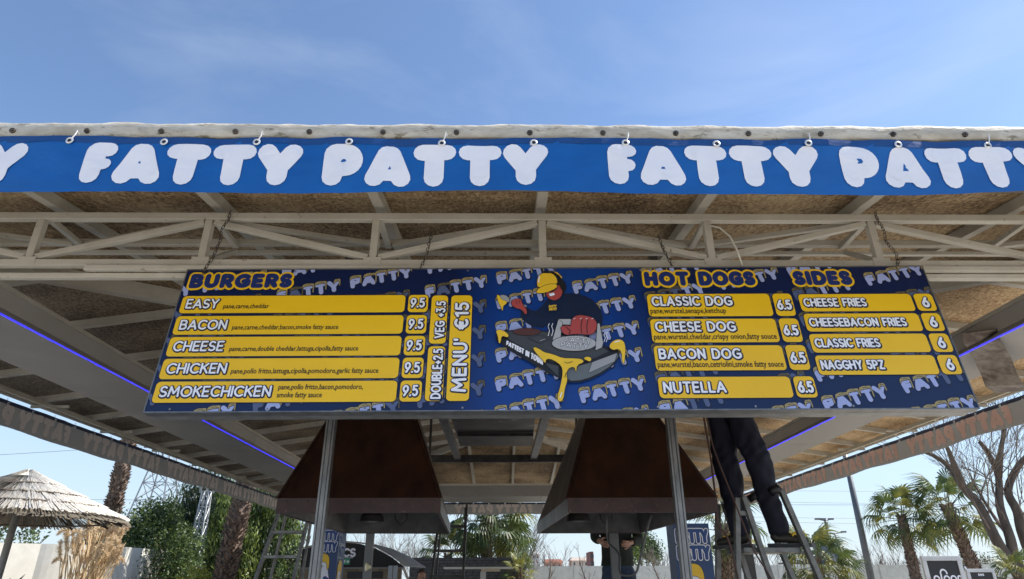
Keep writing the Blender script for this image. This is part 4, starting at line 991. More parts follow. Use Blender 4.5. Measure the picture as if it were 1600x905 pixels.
# ------------------------------------------------------------------ printed columns
def column(x0, x1, y, h, label, side=None):
    r_ = thing('printed_column', ((x0+x1)/2, y+.2, 0), label, 'advertising column', 'FATTY PATTY columns')
    wd = x1-x0
    MB().box(x0, y, 0, x1, y+.4, h).build('box', M_navyb, r_)
    def face(f, W):
        p = Print(f); S = W/.54
        for row, word in ((h-.22*S-.03, 'FATTY'), (h-.45*S-.03, 'PATTY')):
            ls = layout(word, .05*S, row, .15*S, .44*S, .30)
            for ch, st in ls:
                p.add(M_pw, strokes(st, .038*S), .002)
            for ch, st in ls: p.add(M_bluep, strokes(st, .026*S), .004)
        c = W*.42; t0 = h-.62*S
        bl = smoothp([(c-.13*S, 0), (c-.13*S, t0-.25*S), (c-.13*S, t0), (c, t0+.06*S), (c+.13*S, t0), (c+.14*S, t0-.3*S), (c+.2*S, t0-.5*S), (c+.2*S, 0)], 2)
        p.add(M_navyd, strokes([bl+[bl[0]]], .008*S, n=3), .002); p.add(M_pw, [bl], .003)
        dr = smoothp([(c-.17*S, t0-.22*S), (c-.15*S, t0), (c, t0+.08*S), (c+.15*S, t0+.02*S), (c+.16*S, t0-.24*S), (c+.12*S, t0-.26*S), (c+.1*S, t0-.1*S), (c-.1*S, t0-.1*S), (c-.13*S, t0-.3*S)], 2)
        p.add(M_navyd, strokes([dr+[dr[0]]], .007*S, n=3), .005); p.add(M_yel2, [dr], .006)
        p.add(M_navyd, [ell(c+.01*S, t0-.19*S, .012*S, .025*S, 10)], .007)
        sw = smoothp([(c+.04*S, t0-.42*S), (c+.1*S, t0-.36*S), (c+.25*S, t0-.5*S), (c+.26*S, t0-.75*S), (c+.12*S, t0-.6*S)], 2)
        p.add(M_bluep, [sw], .006)
        p.build('print', r_)
    face(lambda u, v, l: Vector((x0+u, y-l, v)), wd)
    if side: face(lambda u, v, l: Vector((x1+l, y+u, v)), .4)
    MB().box(x0-.02, y-.02, 0, x1+.02, y+.42, .05).build('plinth', M_dark, r_)
M_navyb = mat('blue column print', (.012, .055, .19), (.009, .045, .16), 3, .4, 0, 0); M_bluep = flat('blue letter print', (.012, .06, .24))
a, b = at(1056, 870, 9.5), at(1113, 870, 9.5); zt = at(1085, 818, 9.5).z
column(a.x, b.x, 9.5, zt, 'navy FATTY PATTY column partly behind the right post')
a, b = at(490, 870, 9.0), at(527, 870, 9.0); column(a.x-.02, b.x, 9.0, at(510, 822, 9).z, 'navy FATTY PATTY column behind the left post with a second printed side', True)
# ------------------------------------------------------------------ signs
def frame_sign(pts, Y, label, build_text, name='sign_board', cat='sign', group=None):
    P = [at(x, y, Y) for x, y in pts]     # TL, TR
    x0, x1, z1 = P[0].x, P[1].x, P[0].z; z0 = z1-(x1-x0)*1.7
    r_ = thing(name, ((x0+x1)/2, Y, 0), label, cat, group)
    W = x1-x0; t = W*.11
    for a in ((x0, z1-t, x1, z1), (x0, z0, x1, z0+t)): MB().box(a[0], Y-.02, a[1], a[2], Y+.02, a[3]).build('frame_side', M_signf, r_, bevel=.004)
    for a in ((x0, x0+t), (x1-t, x1)): MB().box(a[0], Y-.0195, z0+t+.001, a[1], Y+.02, z1-t-.001).build('frame_side', M_signf, r_, bevel=.004)
    MB().box(x0+t, Y-.005, z0+t, x1-t, Y+.01, z1-t).build('panel', M_ink, r_)
    for x in (x0+.04, x1-.04): MB().box(x-.02, Y+.022, 0, x+.02, Y+.05, z1-.1).build('leg', M_alu, r_)
    p = Print(lambda u, v, l: Vector((x0+t+u, Y-.006-l, v))); build_text(p, W-2*t, z1-t); p.build('lettering', r_)
M_signf = mat('silver sign frame', (.6, .61, .62), (.48, .49, .5), 5, .4, .2, 0)
def ploom(p, W, zt):
    s = W/7.2; y = zt-W*.62; x = s*.9; L = []
    def o(cx): return arc(cx, y+s*.6, s*.6, s*.6, 0, 360, 14)
    L += [o(x+s*.6), [(x, y+s*.6), (x, y-s*.6)]]; x += 1.75*s
    L += [[(x, y), (x, y+s*1.2)]+arc(x+s*.75, y+s*1.7, s*.75, s*.85, 200, 0, 9)]; x += .6*s
    L += [o(x+s*.6)]; x += 1.6*s; L += [o(x+s*.6)]; x += 1.65*s
    L += [[(x, y), (x, y+s*.8)]+arc(x+s*.38, y+s*.8, s*.38, s*.4, 180, 0, 6)+[(x+s*.76, y)], [(x+s*.76, y+s*.8)]+arc(x+s*1.14, y+s*.8, s*.38, s*.4, 180, 0, 6)+[(x+s*1.52, y)]]
    p.add(M_pw, strokes(L, s*.17), .001)
frame_sign([(1438, 869), (1499, 869)], 10, 'silver framed black sign reading ploom in front of the white wall', ploom)
def tiny(p, W, zt):
    for ch, st in layout('EWS', W*.38, zt-W*.14, W*.07, W*.24, .3): p.add(M_pw, strokes(st, W*.012), .001)
    p.add(M_grey, strokes([arc(W*.5, zt-W*.5, W*.38, W*.2, 20, 160, 10)], W*.02), .001)
frame_sign([(1508, 889), (1552, 889)], 10.6, 'small black poster on the wall right of the ploom sign', tiny, 'poster_board', 'poster')
q = at(1512, 887, 25.9)
n_ = thing('house_number_plate', (q.x, 25.86, q.z), 'tiny dark plate on the white wall beside the ploom sign', 'plate')
MB().box(q.x-.22, 25.84, q.z-.1, q.x+.22, 25.87, q.z+.1).build('plate', M_dgrey, n_)
p = Print(lambda u, v, l: Vector((q.x-.2+u, 25.838-l, q.z-.05+v)))
for k in range(3): p.add(M_pw, [rrect(.04+.12*k, .0, .12+.12*k, .1, .02)], .001)
p.build('lettering', n_)
# ------------------------------------------------------------------ black tent stall
YT = 16.0
def tx(x): return at(x, 880, YT).x
def tz(y, x=580): return at(x, y, YT).z
tent = thing('food_stall', (tx(560), YT+1, 0), 'black domed stall with CS lettering and a green exit sign', 'stall')
prof = [(470, 858), (500, 851), (535, 848), (560, 850), (585, 857), (610, 870), (633, 887)]
P0 = [Vector((tx(x), YT, tz(y, x))) for x, y in prof]
d = MB(); d.hexa([P0[0]*1-Vector((0, 0, P0[0].z-tz(887)))]+P0[:], [Vector((p.x, YT+.05, p.z)) for p in [P0[0]*1-Vector((0, 0, P0[0].z-tz(887)))]+P0]).build('dome_front', mat('black canvas', (.012, .012, .013), (.02, .02, .02), 3, .7), tent)
shell = MB()
for a, b in zip(P0, P0[1:]):
    sh_ = Vector((.35, 1.8, -.0)); up_ = Vector((0, 0, .02))
    shell.hexa([a+up_, b+up_, b+sh_*((b.x-P0[0].x)/3)+up_+Vector((0, .3, 0)), a+sh_*((a.x-P0[0].x)/3)+up_+Vector((0, .3, 0))], [a+up_*2, b+up_*2, b+sh_*((b.x-P0[0].x)/3)+up_*2+Vector((0, .3, 0)), a+sh_*((a.x-P0[0].x)/3)+up_*2+Vector((0, .3, 0))])
shell.build('dome_shell', mat('grey canvas', (.38, .38, .38), (.25, .25, .25), 4, .7), tent)
MB().box(tx(470), YT-.05, 0, tx(628), YT+.1, tz(888)).build('counter_front', mat('stall timber', (.25, .2, .14), (.13, .1, .07), 6, .8), tent)
MB().box(tx(470), YT-.1, tz(889), tx(633), YT+.04, tz(886.5)).build('valance', flat('grey trim', (.2, .2, .2)), tent)
MB().box(tx(545), YT-.06, tz(904), tx(600), YT-.052, tz(893)).build('hatch', M_ink, tent)
p = Print(lambda u, v, l: Vector((tx(534)+u, YT-.012-l, tz(869)+v)))
for ch, st in layout('CS', .02, 0, .15, .26, .25): p.add(M_pw, strokes(st, .022), .001)
p.add(M_pw, [[(0, -.04), (.25, -.04), (.25, -.03), (0, -.03)]], .001); p.build('lettering', tent)
p = Print(lambda u, v, l: Vector((tx(535)+u, YT-.012-l, tz(882)+v)))
p.add(flat('exit green', (.03, .35, .17)), [[(0, 0), (.17, 0), (.17, .125), (0, .125)]], .001)
p.add(M_pw, strokes([[(.03, .06), (.06, .09), (.05, .05), (.03, .03)], [(.09, .06), (.15, .06)], [(.12, .085), (.15, .06), (.12, .035)]], .008), .003); p.build('exit_sign', tent)
for x in (609, 617):
    a = at(x, 905, 14); top(MB().box(a.x-.04, 13.98, 0, a.x+.04, 14.02, at(x, 884, 14).z).build('folded_table', flat('pale steel'+str(x), (.4, .45, .5)), None, loc=(a.x, 14, 0)), 'pale metal folded table leg upright at the stall, %s of two' % ('left' if x == 609 else 'right'), 'table')
# lamp bulb on the post behind the hood
q = at(581, 886, 6.9); s_ = thing('clip_lamp', tuple(q), 'small pale clip lamp on the slim post behind the left hood', 'lamp')
MB().tube([q+V((.0, -.03, 0)), q+V((-.05, -.05, .0)), q+V((-.055, -.05, 0))], [.012, .04, .03], 10).build('shade', flat('cream shade', (.8, .75, .5)), s_)
MB().tube([q, q+V((.0, -.03, 0))], .008, 6).build('clip', M_dark, s_)
# white table (parasol top) by the ladder
a, b = at(693, 886, 13), at(801, 886, 13)
t_ = thing('white_table', ((a.x+b.x)/2, 13.2, 0), 'long white plank table top before the brick wall', 'table')
zt_ = a.z
MB().box(a.x, 13, zt_-.035, b.x, 13.5, zt_).build('tabletop', flat('white board', (.75, .75, .72)), t_, bevel=.005)
MB().box(a.x+.7, 12.97, zt_-.08, a.x+1.05, 13.3, zt_-.04).build('bracket', flat('cream wood', (.6, .5, .35)), t_)
for x in (a.x+.68,): MB().box(x, 13.1, 0, x+.1, 13.2, zt_-.081 if x < a.x+.9 else zt_-.036).build('leg', flat('leg white', (.6, .6, .58)), t_)
# ------------------------------------------------------------------ walls
YW = 26.0; zw = at(1200, 885, YW).z; zw = 2.02
fence = thing('concrete_fence', (10, YW, 0), 'long white concrete board fence behind the palms on the right', 'fence')
x = at(819, 885, YW).x; xe = 26
while x < xe:
    MB().box(x-.06, YW-.05, 0, x+.06, YW+.05, zw+.02).build('fence_post', M_wallw, fence)
    for k in range(4):
        MB().box(x+.062, YW-.02+R(0, .008), .004+k*.5, x+1.9-.062, YW+.02, .5*k+.494+(.02 if k == 3 else 0)).build('fence_board', M_wallw, fence)
    x += 1.9
YBk = 20.0; bx0, bx1 = at(640, 880, YBk).x, at(820, 880, YBk).x; zb_ = at(730, 871, YBk).z
bw_ = thing('brick_wall', ((bx0+bx1)/2, YBk, 0), 'dark grey brick wall behind the palm trunk', 'wall')
MB().box(bx0+.02, YBk+.012, 0, bx1-.02, YBk+.25, zb_-.01).build('core', M_mortar, bw_)
bm_ = MB().box(0, 0, 0, .225, .09, .07); proto = None
cnt = 0; low = MB(); z = 0; row = 0
nrow = int(zb_/.08)
dz_ = zb_/nrow
for row in range(nrow):
    z = row*dz_; x = bx0-(.12 if row % 2 else 0)
    while x < bx1:
        xa_, xb_ = max(x, bx0)+.004, min(x+.24, bx1)-.004
        if xb_-xa_ > .03:
            j = R(-.006, .006)
            if row >= nrow-9: MB().box(xa_, YBk+j, z+.005, xb_, YBk+.1, z+dz_-.005).build('brick', M_brick, bw_)
            else: low.box(xa_, YBk+j, z+.005, xb_, YBk+.1, z+dz_-.005)
        x += .24
tag(low.build('lower_brickwork', M_brick, bw_), kind='stuff')
# cream wall left
cw = MB(); YC = 15.5; zc = at(30, 850, YC).z
xa_, xb_ = at(-60, 860, YC).x, at(62, 860, YC).x
n = 14; pts_ = [(xa_-4.5, YC-7), (xb_, YC)]+[(xb_+1.0*sin(pi/2*i/14), YC+1.0*(1-cos(pi/2*i/14))+.5*i/14) for i in range(1, 15)]+[(xb_+1.0, YC+4)]
for (x0_, y0_), (x1_, y1_) in zip(pts_, pts_[1:]):
    cw.hexa([(x0_, y0_, 0), (x1_, y1_, 0), (x1_, y1_, zc), (x0_, y0_, zc)], [(x0_-.05, y0_+.2, 0), (x1_-.2, y1_+.12, 0), (x1_-.2, y1_+.12, zc), (x0_-.05, y0_+.2, zc)])
top(cw.build('plaster_wall', M_wallc, None, False, loc=(xb_, YC, 0)), 'low cream plaster wall with rounded end at far left', 'wall')
a, b = at(255, 880, 24.8), at(470, 880, 24.8)
top(MB().box(a.x, 24.8, 0, b.x+1, 25, at(300, 875, 24.8).z).build('garden_wall', mat('grey plaster', (.42, .42, .4), (.32, .32, .3), 3, .9, 0, .2), None, loc=(a.x, 24.8, 0)), 'grey plastered garden wall behind the shrubs and left ladder', 'wall')
# ------------------------------------------------------------------ plants
def frond_mesh(nb, L, pet, droop, mname, seed, split=.75):
    rnd = random.Random(seed); mb = MB()
    mb.tube([(0, 0, 0), (pet*.5, 0, pet*.05), (pet, 0, 0)], [.014, .010, .007], 4)
    for i in range(nb):
        a = radians(-125+250*i/(nb-1)); ll = L*(1-.28*abs(i/(nb-1)-.5)*2)*rnd.uniform(.9, 1.06)
        d = Vector((cos(a), sin(a), 0)); s = Vector((-sin(a), cos(a), 0)); wdt = L*.042
        o = Vector((pet, 0, 0)); zf_ = abs(sin(a))*.12*L
        p1 = o+d*ll*.5+Vector((0, 0, zf_)); dr = droop*ll*rnd.uniform(.5, 1.3)
        p2 = o+d*ll*.8+Vector((0, 0, zf_*.9-dr*.35)); p3 = o+d*ll*rnd.uniform(.93, 1.0)+Vector((0, 0, zf_*.5-dr))
        k = len(mb.v)
        mb.v += [tuple(o), tuple(p1+s*wdt), tuple(p1-s*wdt+Vector((0, 0, .012))), tuple(p2+s*wdt*.6), tuple(p2-s*wdt*.6+Vector((0, 0, .01))), tuple(p3)]
        mb.f += [(k, k+1, k+2), (k+1, k+3, k+4, k+2), (k+3, k+5, k+4)]
    me = bpy.data.meshes.new(mname); me.from_pydata(mb.v, [], mb.f); return me
FR = {}
for nm_, mt in (('g', M_palm), ('y', M_palmy)):
    FR[nm_] = []
    for k in range(3):
        me = frond_mesh(22, .62, .75, .45+.2*k, 'frond', k+ (10 if nm_ == 'y' else 0)); me.materials.append(mt); FR[nm_].append(me)
def palm(px, py_crown, Y, label, crown_r=1.3, trunk_r=.15, nf=34, group='fan palms', zc_=None, yel=.25, trunk=True, seed=0, lean=0):
    rnd = random.Random(seed*31+5); c = at(px, py_crown, Y)
    if zc_: c.z = zc_
    bx = c.x-lean
    r_ = thing('fan_palm', (bx, Y, 0), label, 'palm', group)
    if trunk:
        t = MB(); H_ = c.z; n = 12; rr = lambda z: trunk_r*(1.1-.2*z/H_+.06*sin(z*7))
        t.tube([(bx+lean*(i/n), Y, H_*i/n) for i in range(n+1)], [rr(H_*i/n)*.92 for i in range(n+1)], 10); tk = t.build('trunk', M_bark, r_, True)
        s = MB(); z = .1
        while z < H_:
            for k in range(13):
                a = 2*pi*(k+.5*(int(z/.06) % 2))/13+rnd.uniform(-.2, .2); cx = bx+lean*z/H_; R0 = rr(z)*.9; R1 = rr(z)*rnd.uniform(1.05, 1.36)
                e, t2 = Vector((cos(a), sin(a), 0)), Vector((-sin(a), cos(a), 0)); b0 = Vector((cx, Y, z)); hw = trunk_r*rnd.uniform(.12, .26); hh = rnd.uniform(.05, .12)
                k0 = len(s.v); s.v += [tuple(b0+e*R0+t2*hw), tuple(b0+e*R0-t2*hw), tuple(b0+e*R1-t2*hw*.6+V((0, 0, hh))), tuple(b0+e*R1+t2*hw*.6+V((0, 0, hh))), tuple(b0+e*R0*.8+V((0, 0, hh*.8)))]
                s.f += [(k0, k0+1, k0+2, k0+3), (k0+3, k0+2, k0+4), (k0, k0+3, k0+4), (k0+1, k0+4, k0+2)]
            z += .06
        tag(s.build('leaf_bases', M_bark, r_), kind='stuff')
    sc = crown_r/1.3
    for k in range(nf):
        t = k/nf; az = k*2.39996+rnd.uniform(-.2, .2); el = radians(78-135*t**.85+rnd.uniform(-8, 8))
        me = rnd.choice(FR['y' if rnd.random() < (yel if t < .75 else .55) else 'g'])
        o = bpy.data.objects.new('frond', me); col.objects.link(o); o.parent = r_
        o.location = (c.x-bx+cos(az)*trunk_r*.5, sin(az)*trunk_r*.5, c.z-.25*t*sc)
        o.rotation_euler = (rnd.uniform(-.5, .5), -el, az); s2 = sc*rnd.uniform(.85, 1.1); o.scale = (s2, s2, s2); ORG[o.name] = org(r_)
    return r_
palm(760, 806, 21, 'windmill palm with shaggy trunk before the brick wall, between the hoods', 1.4, .17, 44, seed=1)
palm(783, 852, 22.5, 'shorter palm just right of the shaggy palm trunk', 1.15, .15, 30, seed=2)
palm(700, 868, 22, 'low palm half hidden by the black stepladder', 1.1, .13, 24, seed=3)
palm(812, 893, 19.5, 'small yellow green palm below the white table', .55, .08, 18, seed=4, yel=.7)
palm(1128, 822, 20, 'palm trunk and drooping leaves right of the right column', 1.4, .2, 18, seed=5)
palm(1408, 806, 23, 'leafy fan palm left above the ploom sign', 1.28, .16, 28, seed=6, yel=.3)
palm(1478, 790, 22, 'taller fan palm with leaning trunk above the ploom sign', 1.35, .19, 28, seed=7, yel=.3, lean=-.7)
palm(1275, 878, 15, 'low palm bush behind the foot of the platform ladder', .95, .11, 30, seed=8, yel=.4)
palm(1314, 900, 15.5, 'small palm clump right of the platform ladder', .62, .07, 20, seed=9, yel=.6)
palm(1592, 903, 12.5, 'spiky palm at the right edge in front of the bare tree', .6, .07, 26, seed=10, yel=.6)
palm(201, 690, 22.5, 'tall palm whose bare trunk rises left of the pylon', 1.9, .24, 30, seed=11, zc_=9.6)
palm(388, 780, 18, 'thick fibrous palm trunk beside the left ladder', 1.5, .24, 24, seed=12, zc_=6.2, lean=.4)
def leafcloud(mb, c, rx, ry, rz, n, size, rnd, droop=0, narrow=.5):
    for _ in range(n):
        while True:
            p = Vector((rnd.uniform(-1, 1), rnd.uniform(-1, 1), rnd.uniform(-1, 1)))
            if .25 < p.length < 1: break
        p = Vector((c[0]+p.x*rx, c[1]+p.y*ry, c[2]+p.z*rz)); s = size*rnd.uniform(.6, 1.3)
        d = Vector((rnd.uniform(-1, 1), rnd.uniform(-1, 1), rnd.uniform(-1, 1)-droop)).normalized(); t = d.cross(Vector((rnd.uniform(-1, 1), rnd.uniform(-1, 1), rnd.uniform(-1, 1)))).normalized()
        k = len(mb.v); mb.v += [tuple(p-d*s*.5), tuple(p+t*s*narrow*.5), tuple(p+d*s*.5), tuple(p-t*s*narrow*.5)]; mb.f.append((k, k+1, k+2, k+3))
def shrub(name, label, cat, x, Y, h, rx, ry, nclump, nleaf, size, mats, seed, group=None, z0=0.1, droop=0, narrow=.5, cone=0):
    rnd = random.Random(seed); r_ = thing(name, (x, Y, 0), label, cat, group)
    t = MB(); t.tube([(x, Y, 0), (x+.05, Y, h*.5), (x, Y, h*.85)], [.09, .06, .02], 7)
    for k in range(10):
        a = rnd.uniform(0, 6.28); z = rnd.uniform(.2, .7)*h; t.tube([(x, Y, z), (x+cos(a)*rx*.7, Y+sin(a)*ry*.7, z+.3*h)], [.035, .01], 5)
    t.build('trunk', M_bark2, r_)
    mbs = [MB() for _ in mats]
    for k in range(nclump):
        z = rnd.uniform(0, 1); a = rnd.uniform(0, 6.28); w_ = sqrt(max(.05, 1-(max(z-.35, 0)/.65)**2)) if not cone else (1-z*cone)
        rr = rnd.uniform(.5, 1)*w_
        cs = rnd.uniform(.16, .3)
        c = (x+cos(a)*rx*rr, Y+sin(a)*ry*rr, z0+(h-z0)*z)
        i = 0 if rnd.random() < .5 else rnd.randrange(len(mats))
        leafcloud(mbs[i], c, rx*cs*1.2, ry*cs*1.2, h*cs*.6*(1.6 if droop else 1), nleaf, size, rnd, droop, narrow)
    for mb, mm in zip(mbs, mats):
        if mb.f: mb.build('crown', mm, r_)
    return r_
q = at(235, 880, 19); shrub('evergreen_shrub', 'large bushy evergreen shrub behind the pampas grass', 'shrub', q.x, 19, at(235, 800, 19).z, 1.35, 1.2, 190, 150, .09, [M_leaf, M_leafd, M_leafb, M_leaf], 3)
q = at(165, 880, 21); shrub('evergreen_shrub', 'dark shrub under the thatched parasol, behind the pampas', 'shrub', q.x, 21, at(170, 815, 21).z, 1.25, 1.0, 110, 120, .1, [M_leafd, M_leaf, M_leafd], 4)
q = at(305, 880, 23.5); shrub('conifer_tree', 'dark drooping conifer behind the lattice mast', 'conifer', q.x, 23.5, at(320, 774, 23.5).z+.2, 1.8, 1.4, 190, 120, .19, [M_leafd, M_leafd, M_leaf], 5, 'conifers at the left', .6, 1.5, .22, .55)
q = at(348, 880, 21.5); shrub('conifer_tree', 'yellow green drooping conifer beside the fibrous palm trunk', 'conifer', q.x+.2, 21.5, at(350, 786, 21.5).z, 1.1, 1.0, 120, 110, .19, [M_leafb, M_leaf, M_leafd], 6, 'conifers at the left', .9, 1.5, .22, .4)
q = at(418, 880, 22); shrub('conifer_tree', 'tall green conifer seen through the left ladder', 'conifer', q.x, 22, at(410, 775, 22).z+.2, 1.25, 1.0, 150, 110, .19, [M_leafb, M_leaf, M_leafd], 7, 'conifers at the left', .7, 1.5, .22, .4)
q = at(302, 900, 16); shrub('yellow_shrub', 'low bright yellow shrub at the bottom left', 'shrub', q.x, 16, at(302, 889, 16).z, .55, .5, 60, 70, .07, [M_leafy, M_leafb], 8)
q = at(30, 850, 20); shrub('evergreen_shrub', 'sparse small tree beyond the cream wall', 'tree', q.x-.1, 20, at(30, 826, 20).z, 1.2, .9, 50, 60, .11, [M_leaf, M_leafd], 9)
q = at(452, 880, 20); shrub('evergreen_shrub', 'dark ivy bush between the left ladder rails', 'shrub', q.x, 20, 2.4, .7, .6, 50, 90, .09, [M_leafd, M_leaf], 10)
q = at(1000, 870, 42); shrub('umbrella_pine', 'distant round topped pine above the white fence', 'pine', q.x, 42, at(1000, 838, 42).z, 1.2, 1.2, 70, 100, .16, [M_leaf, M_leafb], 11, z0=2.6)
# bare shrubs, beyond the fence
def bare_shrub(x, Y, h, seed, label, m_, n=34, spread=.5, group='leafless shrubs beyond the fence'):
    rnd = random.Random(seed); r_ = thing('bare_shrub', (x, Y, 0), label, 'shrub', group); mb = MB()
    for _ in range(n):
        a = rnd.uniform(0, 6.28); L = h*rnd.uniform(.6, 1.0); tilt = rnd.uniform(0, spread); p = Vector((x+cos(a)*.3, Y+sin(a)*.3, 0)); d = Vector((cos(a)*tilt, sin(a)*tilt, 1)).normalized()
        pts = [p]; 
        for k in range(5): d = (d+Vector((rnd.uniform(-.15, .15), rnd.uniform(-.15, .15), .05))).normalized(); pts.append(pts[-1]+d*L/5)
        mb.tube(pts, [.02, .018, .014, .011, .008, .004], 3, False)
        for j in range(9):
            k = rnd.randint(1, 4); b = pts[k].lerp(pts[k+1], rnd.random()); e = (d+Vector((rnd.uniform(-.9, .9), rnd.uniform(-.9, .9), rnd.uniform(-.2, .5)))).normalized()*L*rnd.uniform(.1, .28)
            mb.tube([b, b+e*.5+Vector((0, 0, .03)), b+e], [.008, .006, .003], 3, False)
    mb.build('branches', m_, r_); return r_
WH = ['just right of the brick wall', 'left of the small red roofed house', 'just right of the hanging cable loop', 'between the cable loop and the right column', 'directly left of the right column', 'behind the platform ladder', 'left of the unfinished building', 'between the tower and the lamp pole', 'right at the foot of the lamp pole', 'below the left fan palm, left side', 'below the middle of the left fan palm', 'between the left fan palm and the ploom sign', 'right behind the ploom sign', 'left of the forked bare tree']
xs_ = [(845, 862), (870, 858), (1020, 860), (1045, 856), (1075, 852), (1180, 862), (1235, 862), (1322, 868), (1345, 862), (1368, 858), (1400, 856), (1428, 862), (1462, 868), (1540, 872)]
for i, (px, py) in enumerate(xs_):
    Yh = 33+(i % 3)*2.5; q = at(px, py-2, Yh); side = ['grey', 'brown'][i % 2] if px < 1150 else 'brown'
    lab = 'leafless twiggy shrub beyond the white fence, '+WH[i]
    bare_shrub(q.x, Yh, q.z, i, lab, M_twig if side == 'brown' else M_gtwig, 44, .45)
def bare_tree(base, limbs, label, seed, m_, depth=4, name='bare_tree', r0=.2, twn=3, nb=3):
    rnd = random.Random(seed); r_ = thing(name, tuple(base), label, 'tree', 'leafless trees'); tk = MB(); br = MB()
    def grow(p, d, L, r, lev):
        n = 3; pts = [p]; dd = d
        for k in range(n):
            dd = (dd+Vector((rnd.uniform(-.22, .22), rnd.uniform(-.22, .22), rnd.uniform(-.08, .2)))).normalized(); pts.append(pts[-1]+dd*L/n)
        br.tube(pts, [r, r*.85, r*.7, r*.5], 5 if lev < 2 else 3, False)
        if lev < depth:
            for _ in range(nb):
                k = rnd.randint(1, 3); a = (dd+Vector((rnd.uniform(-.85, .85), rnd.uniform(-.85, .85), rnd.uniform(-.35, .6)))).normalized()
                grow(pts[k], a, L*rnd.uniform(.55, .8), max(r*.55, .004), lev+1)
    for pts, rads, kids in limbs:
        pts = spline(pts, 4); k = len(pts); rr = [rads[0]+(rads[1]-rads[0])*i/(k-1) for i in range(k)]
        tk.tube(pts, rr, 9)
        for j in range(kids):
            i = int(k*(.35+.65*j/max(1, kids-1)))-1; i = max(1, min(i, k-1)); d = (pts[i]-pts[i-1]).normalized(); a = (d*.7+Vector((rnd.uniform(-.8, .8), rnd.uniform(-.6, .6), rnd.uniform(-.1, .6)))).normalized()
            grow(pts[i], a, rnd.uniform(.9, 1.5)*r0*5, max(rr[i]*.18, .010), 1)
    tk.build('trunk', M_bark2 if m_ is not M_gtwig else m_, r_, True); br.build('branches', m_, r_); return r_
YB2 = 15
def A(*l): return [at(x, y, YB2+dy) for x, y, dy in l]
base = at(1598, 904, YB2); gb = Vector((base.x+.35, YB2, 0))
limbs = [([gb]+A((1590, 895, 0), (1560, 850, 0), (1530, 790, .1), (1505, 762, .2), (1478, 725, .4), (1440, 705, .6), (1390, 700, .8)), (.15, .02), 12),
         (A((1505, 762, .2), (1492, 730, 0), (1480, 700, -.2), (1465, 680, -.3)), (.09, .02), 6),
         ([gb]+A((1592, 890, 0), (1578, 840, 0), (1562, 790, .1), (1560, 745, .2), (1545, 710, .2), (1530, 690, .2)), (.13, .04), 10),
         (A((1560, 745, .2), (1563, 710, 0), (1568, 680, -.1), (1575, 650, -.2)), (.08, .02), 7),
         ([gb+Vector((.2, 0, 0))]+A((1604, 850, 0), (1590, 800, 0), (1575, 765, .1), (1598, 720, .1), (1640, 690, 0)), (.13, .05), 10),
         (A((1578, 840, 0), (1555, 810, .5), (1530, 770, .8), (1515, 740, 1)), (.05, .015), 6)]
bare_tree(gb, limbs, 'large leafless tree with forked trunks at the right edge', 4, mat('pale brown branches', (.2, .16, .12), (.12, .09, .07), 6, .9, 0, .2), 4, r0=.17)
def simple_tree(px, ptop, Y, label, seed, m_=None, w_=1):
    q = at(px, ptop, Y); b = Vector((q.x, Y, 0)); H_ = q.z
    limbs = [([b, b+Vector((0, 0, H_*.3)), b+Vector((.05, 0, H_*.5))], (.12, .07), 3)]
    for k in range(7):
        a = k*.9+seed; limbs.append(([b+Vector((0, 0, H_*(.3+.03*k))), b+Vector((cos(a)*.35*w_, sin(a)*.3, H_*.6)), b+Vector((cos(a)*.75*w_, sin(a)*.5, H_*.88))], (.05, .012), 6))
    bare_tree(b, limbs, label, seed, m_ or M_gtwig, 4, r0=H_*.03)
simple_tree(652, 838, 27, 'leafless tree above the brick wall seen below the left hood', 2, M_gtwig, 1.3)
simple_tree(808, 812, 25, 'leafless tree right of the shaggy palm', 3, M_gtwig, 1.2)
simple_tree(590, 842, 30, 'leafless tree behind the black domed stall', 5, M_gtwig, 1.4)
simple_tree(1560, 880, 40, 'small distant leafless tree behind the forked trunks', 6, M_twig)
# dry bush twigs on fence
for i, px in enumerate((915, 1030, 848)):
    q = at(px, 880, 24); b = Vector((q.x, 24, 0)); bare_tree(b, [([b, b+Vector((.1, 0, 1.0)), b+Vector((R(-.3, .3), 0, q.z+.05))], (.04, .015), 9)], ['leafless sapling before the fence between the hoods', 'creeping twigs on the fence beside the cable loop', 'leafless creeper on the fence right of the brick wall'][i], 20+i, M_twig, 3, r0=.06)
# agave
q = at(-5, 905, 8.5); ag = thing('agave', (q.x, 8.5, 0), 'dark pointed agave leaves at the bottom left corner', 'agave')
for k, (a, el, L) in enumerate(((.2, .9, .5), (-.3, .75, .46), (.8, 1.1, .4), (2.2, .9, .5), (3.5, .8, .5), (4.6, .9, .45), (-.2, .45, .45))):
    mb = MB(); d = V((cos(a)*cos(el), sin(a)*cos(el)*.4, sin(el))); s = V((0, 1, 0)).cross(d).normalized(); b = V((q.x, 8.5, 1.28)); n_ = d.cross(s)
    mb.hexa([b-s*.04, b+s*.04, b+n_*.03], [b+d*L*.5-s*.035, b+d*L*.5+s*.035, b+d*L*.5+n_*.02]); mb.hexa([b+d*L*.5-s*.035, b+d*L*.5+s*.035, b+d*L*.5+n_*.02], [b+d*L-s*.002, b+d*L+s*.002, b+d*L+n_*.002])
    mb.build('leaf', flat('agave green', (.03, .045, .04)), ag)
MB().tube([(q.x, 8.5, 0), (q.x, 8.5, 1.3)], [.15, .1], 8).build('trunk', M_bark, ag)
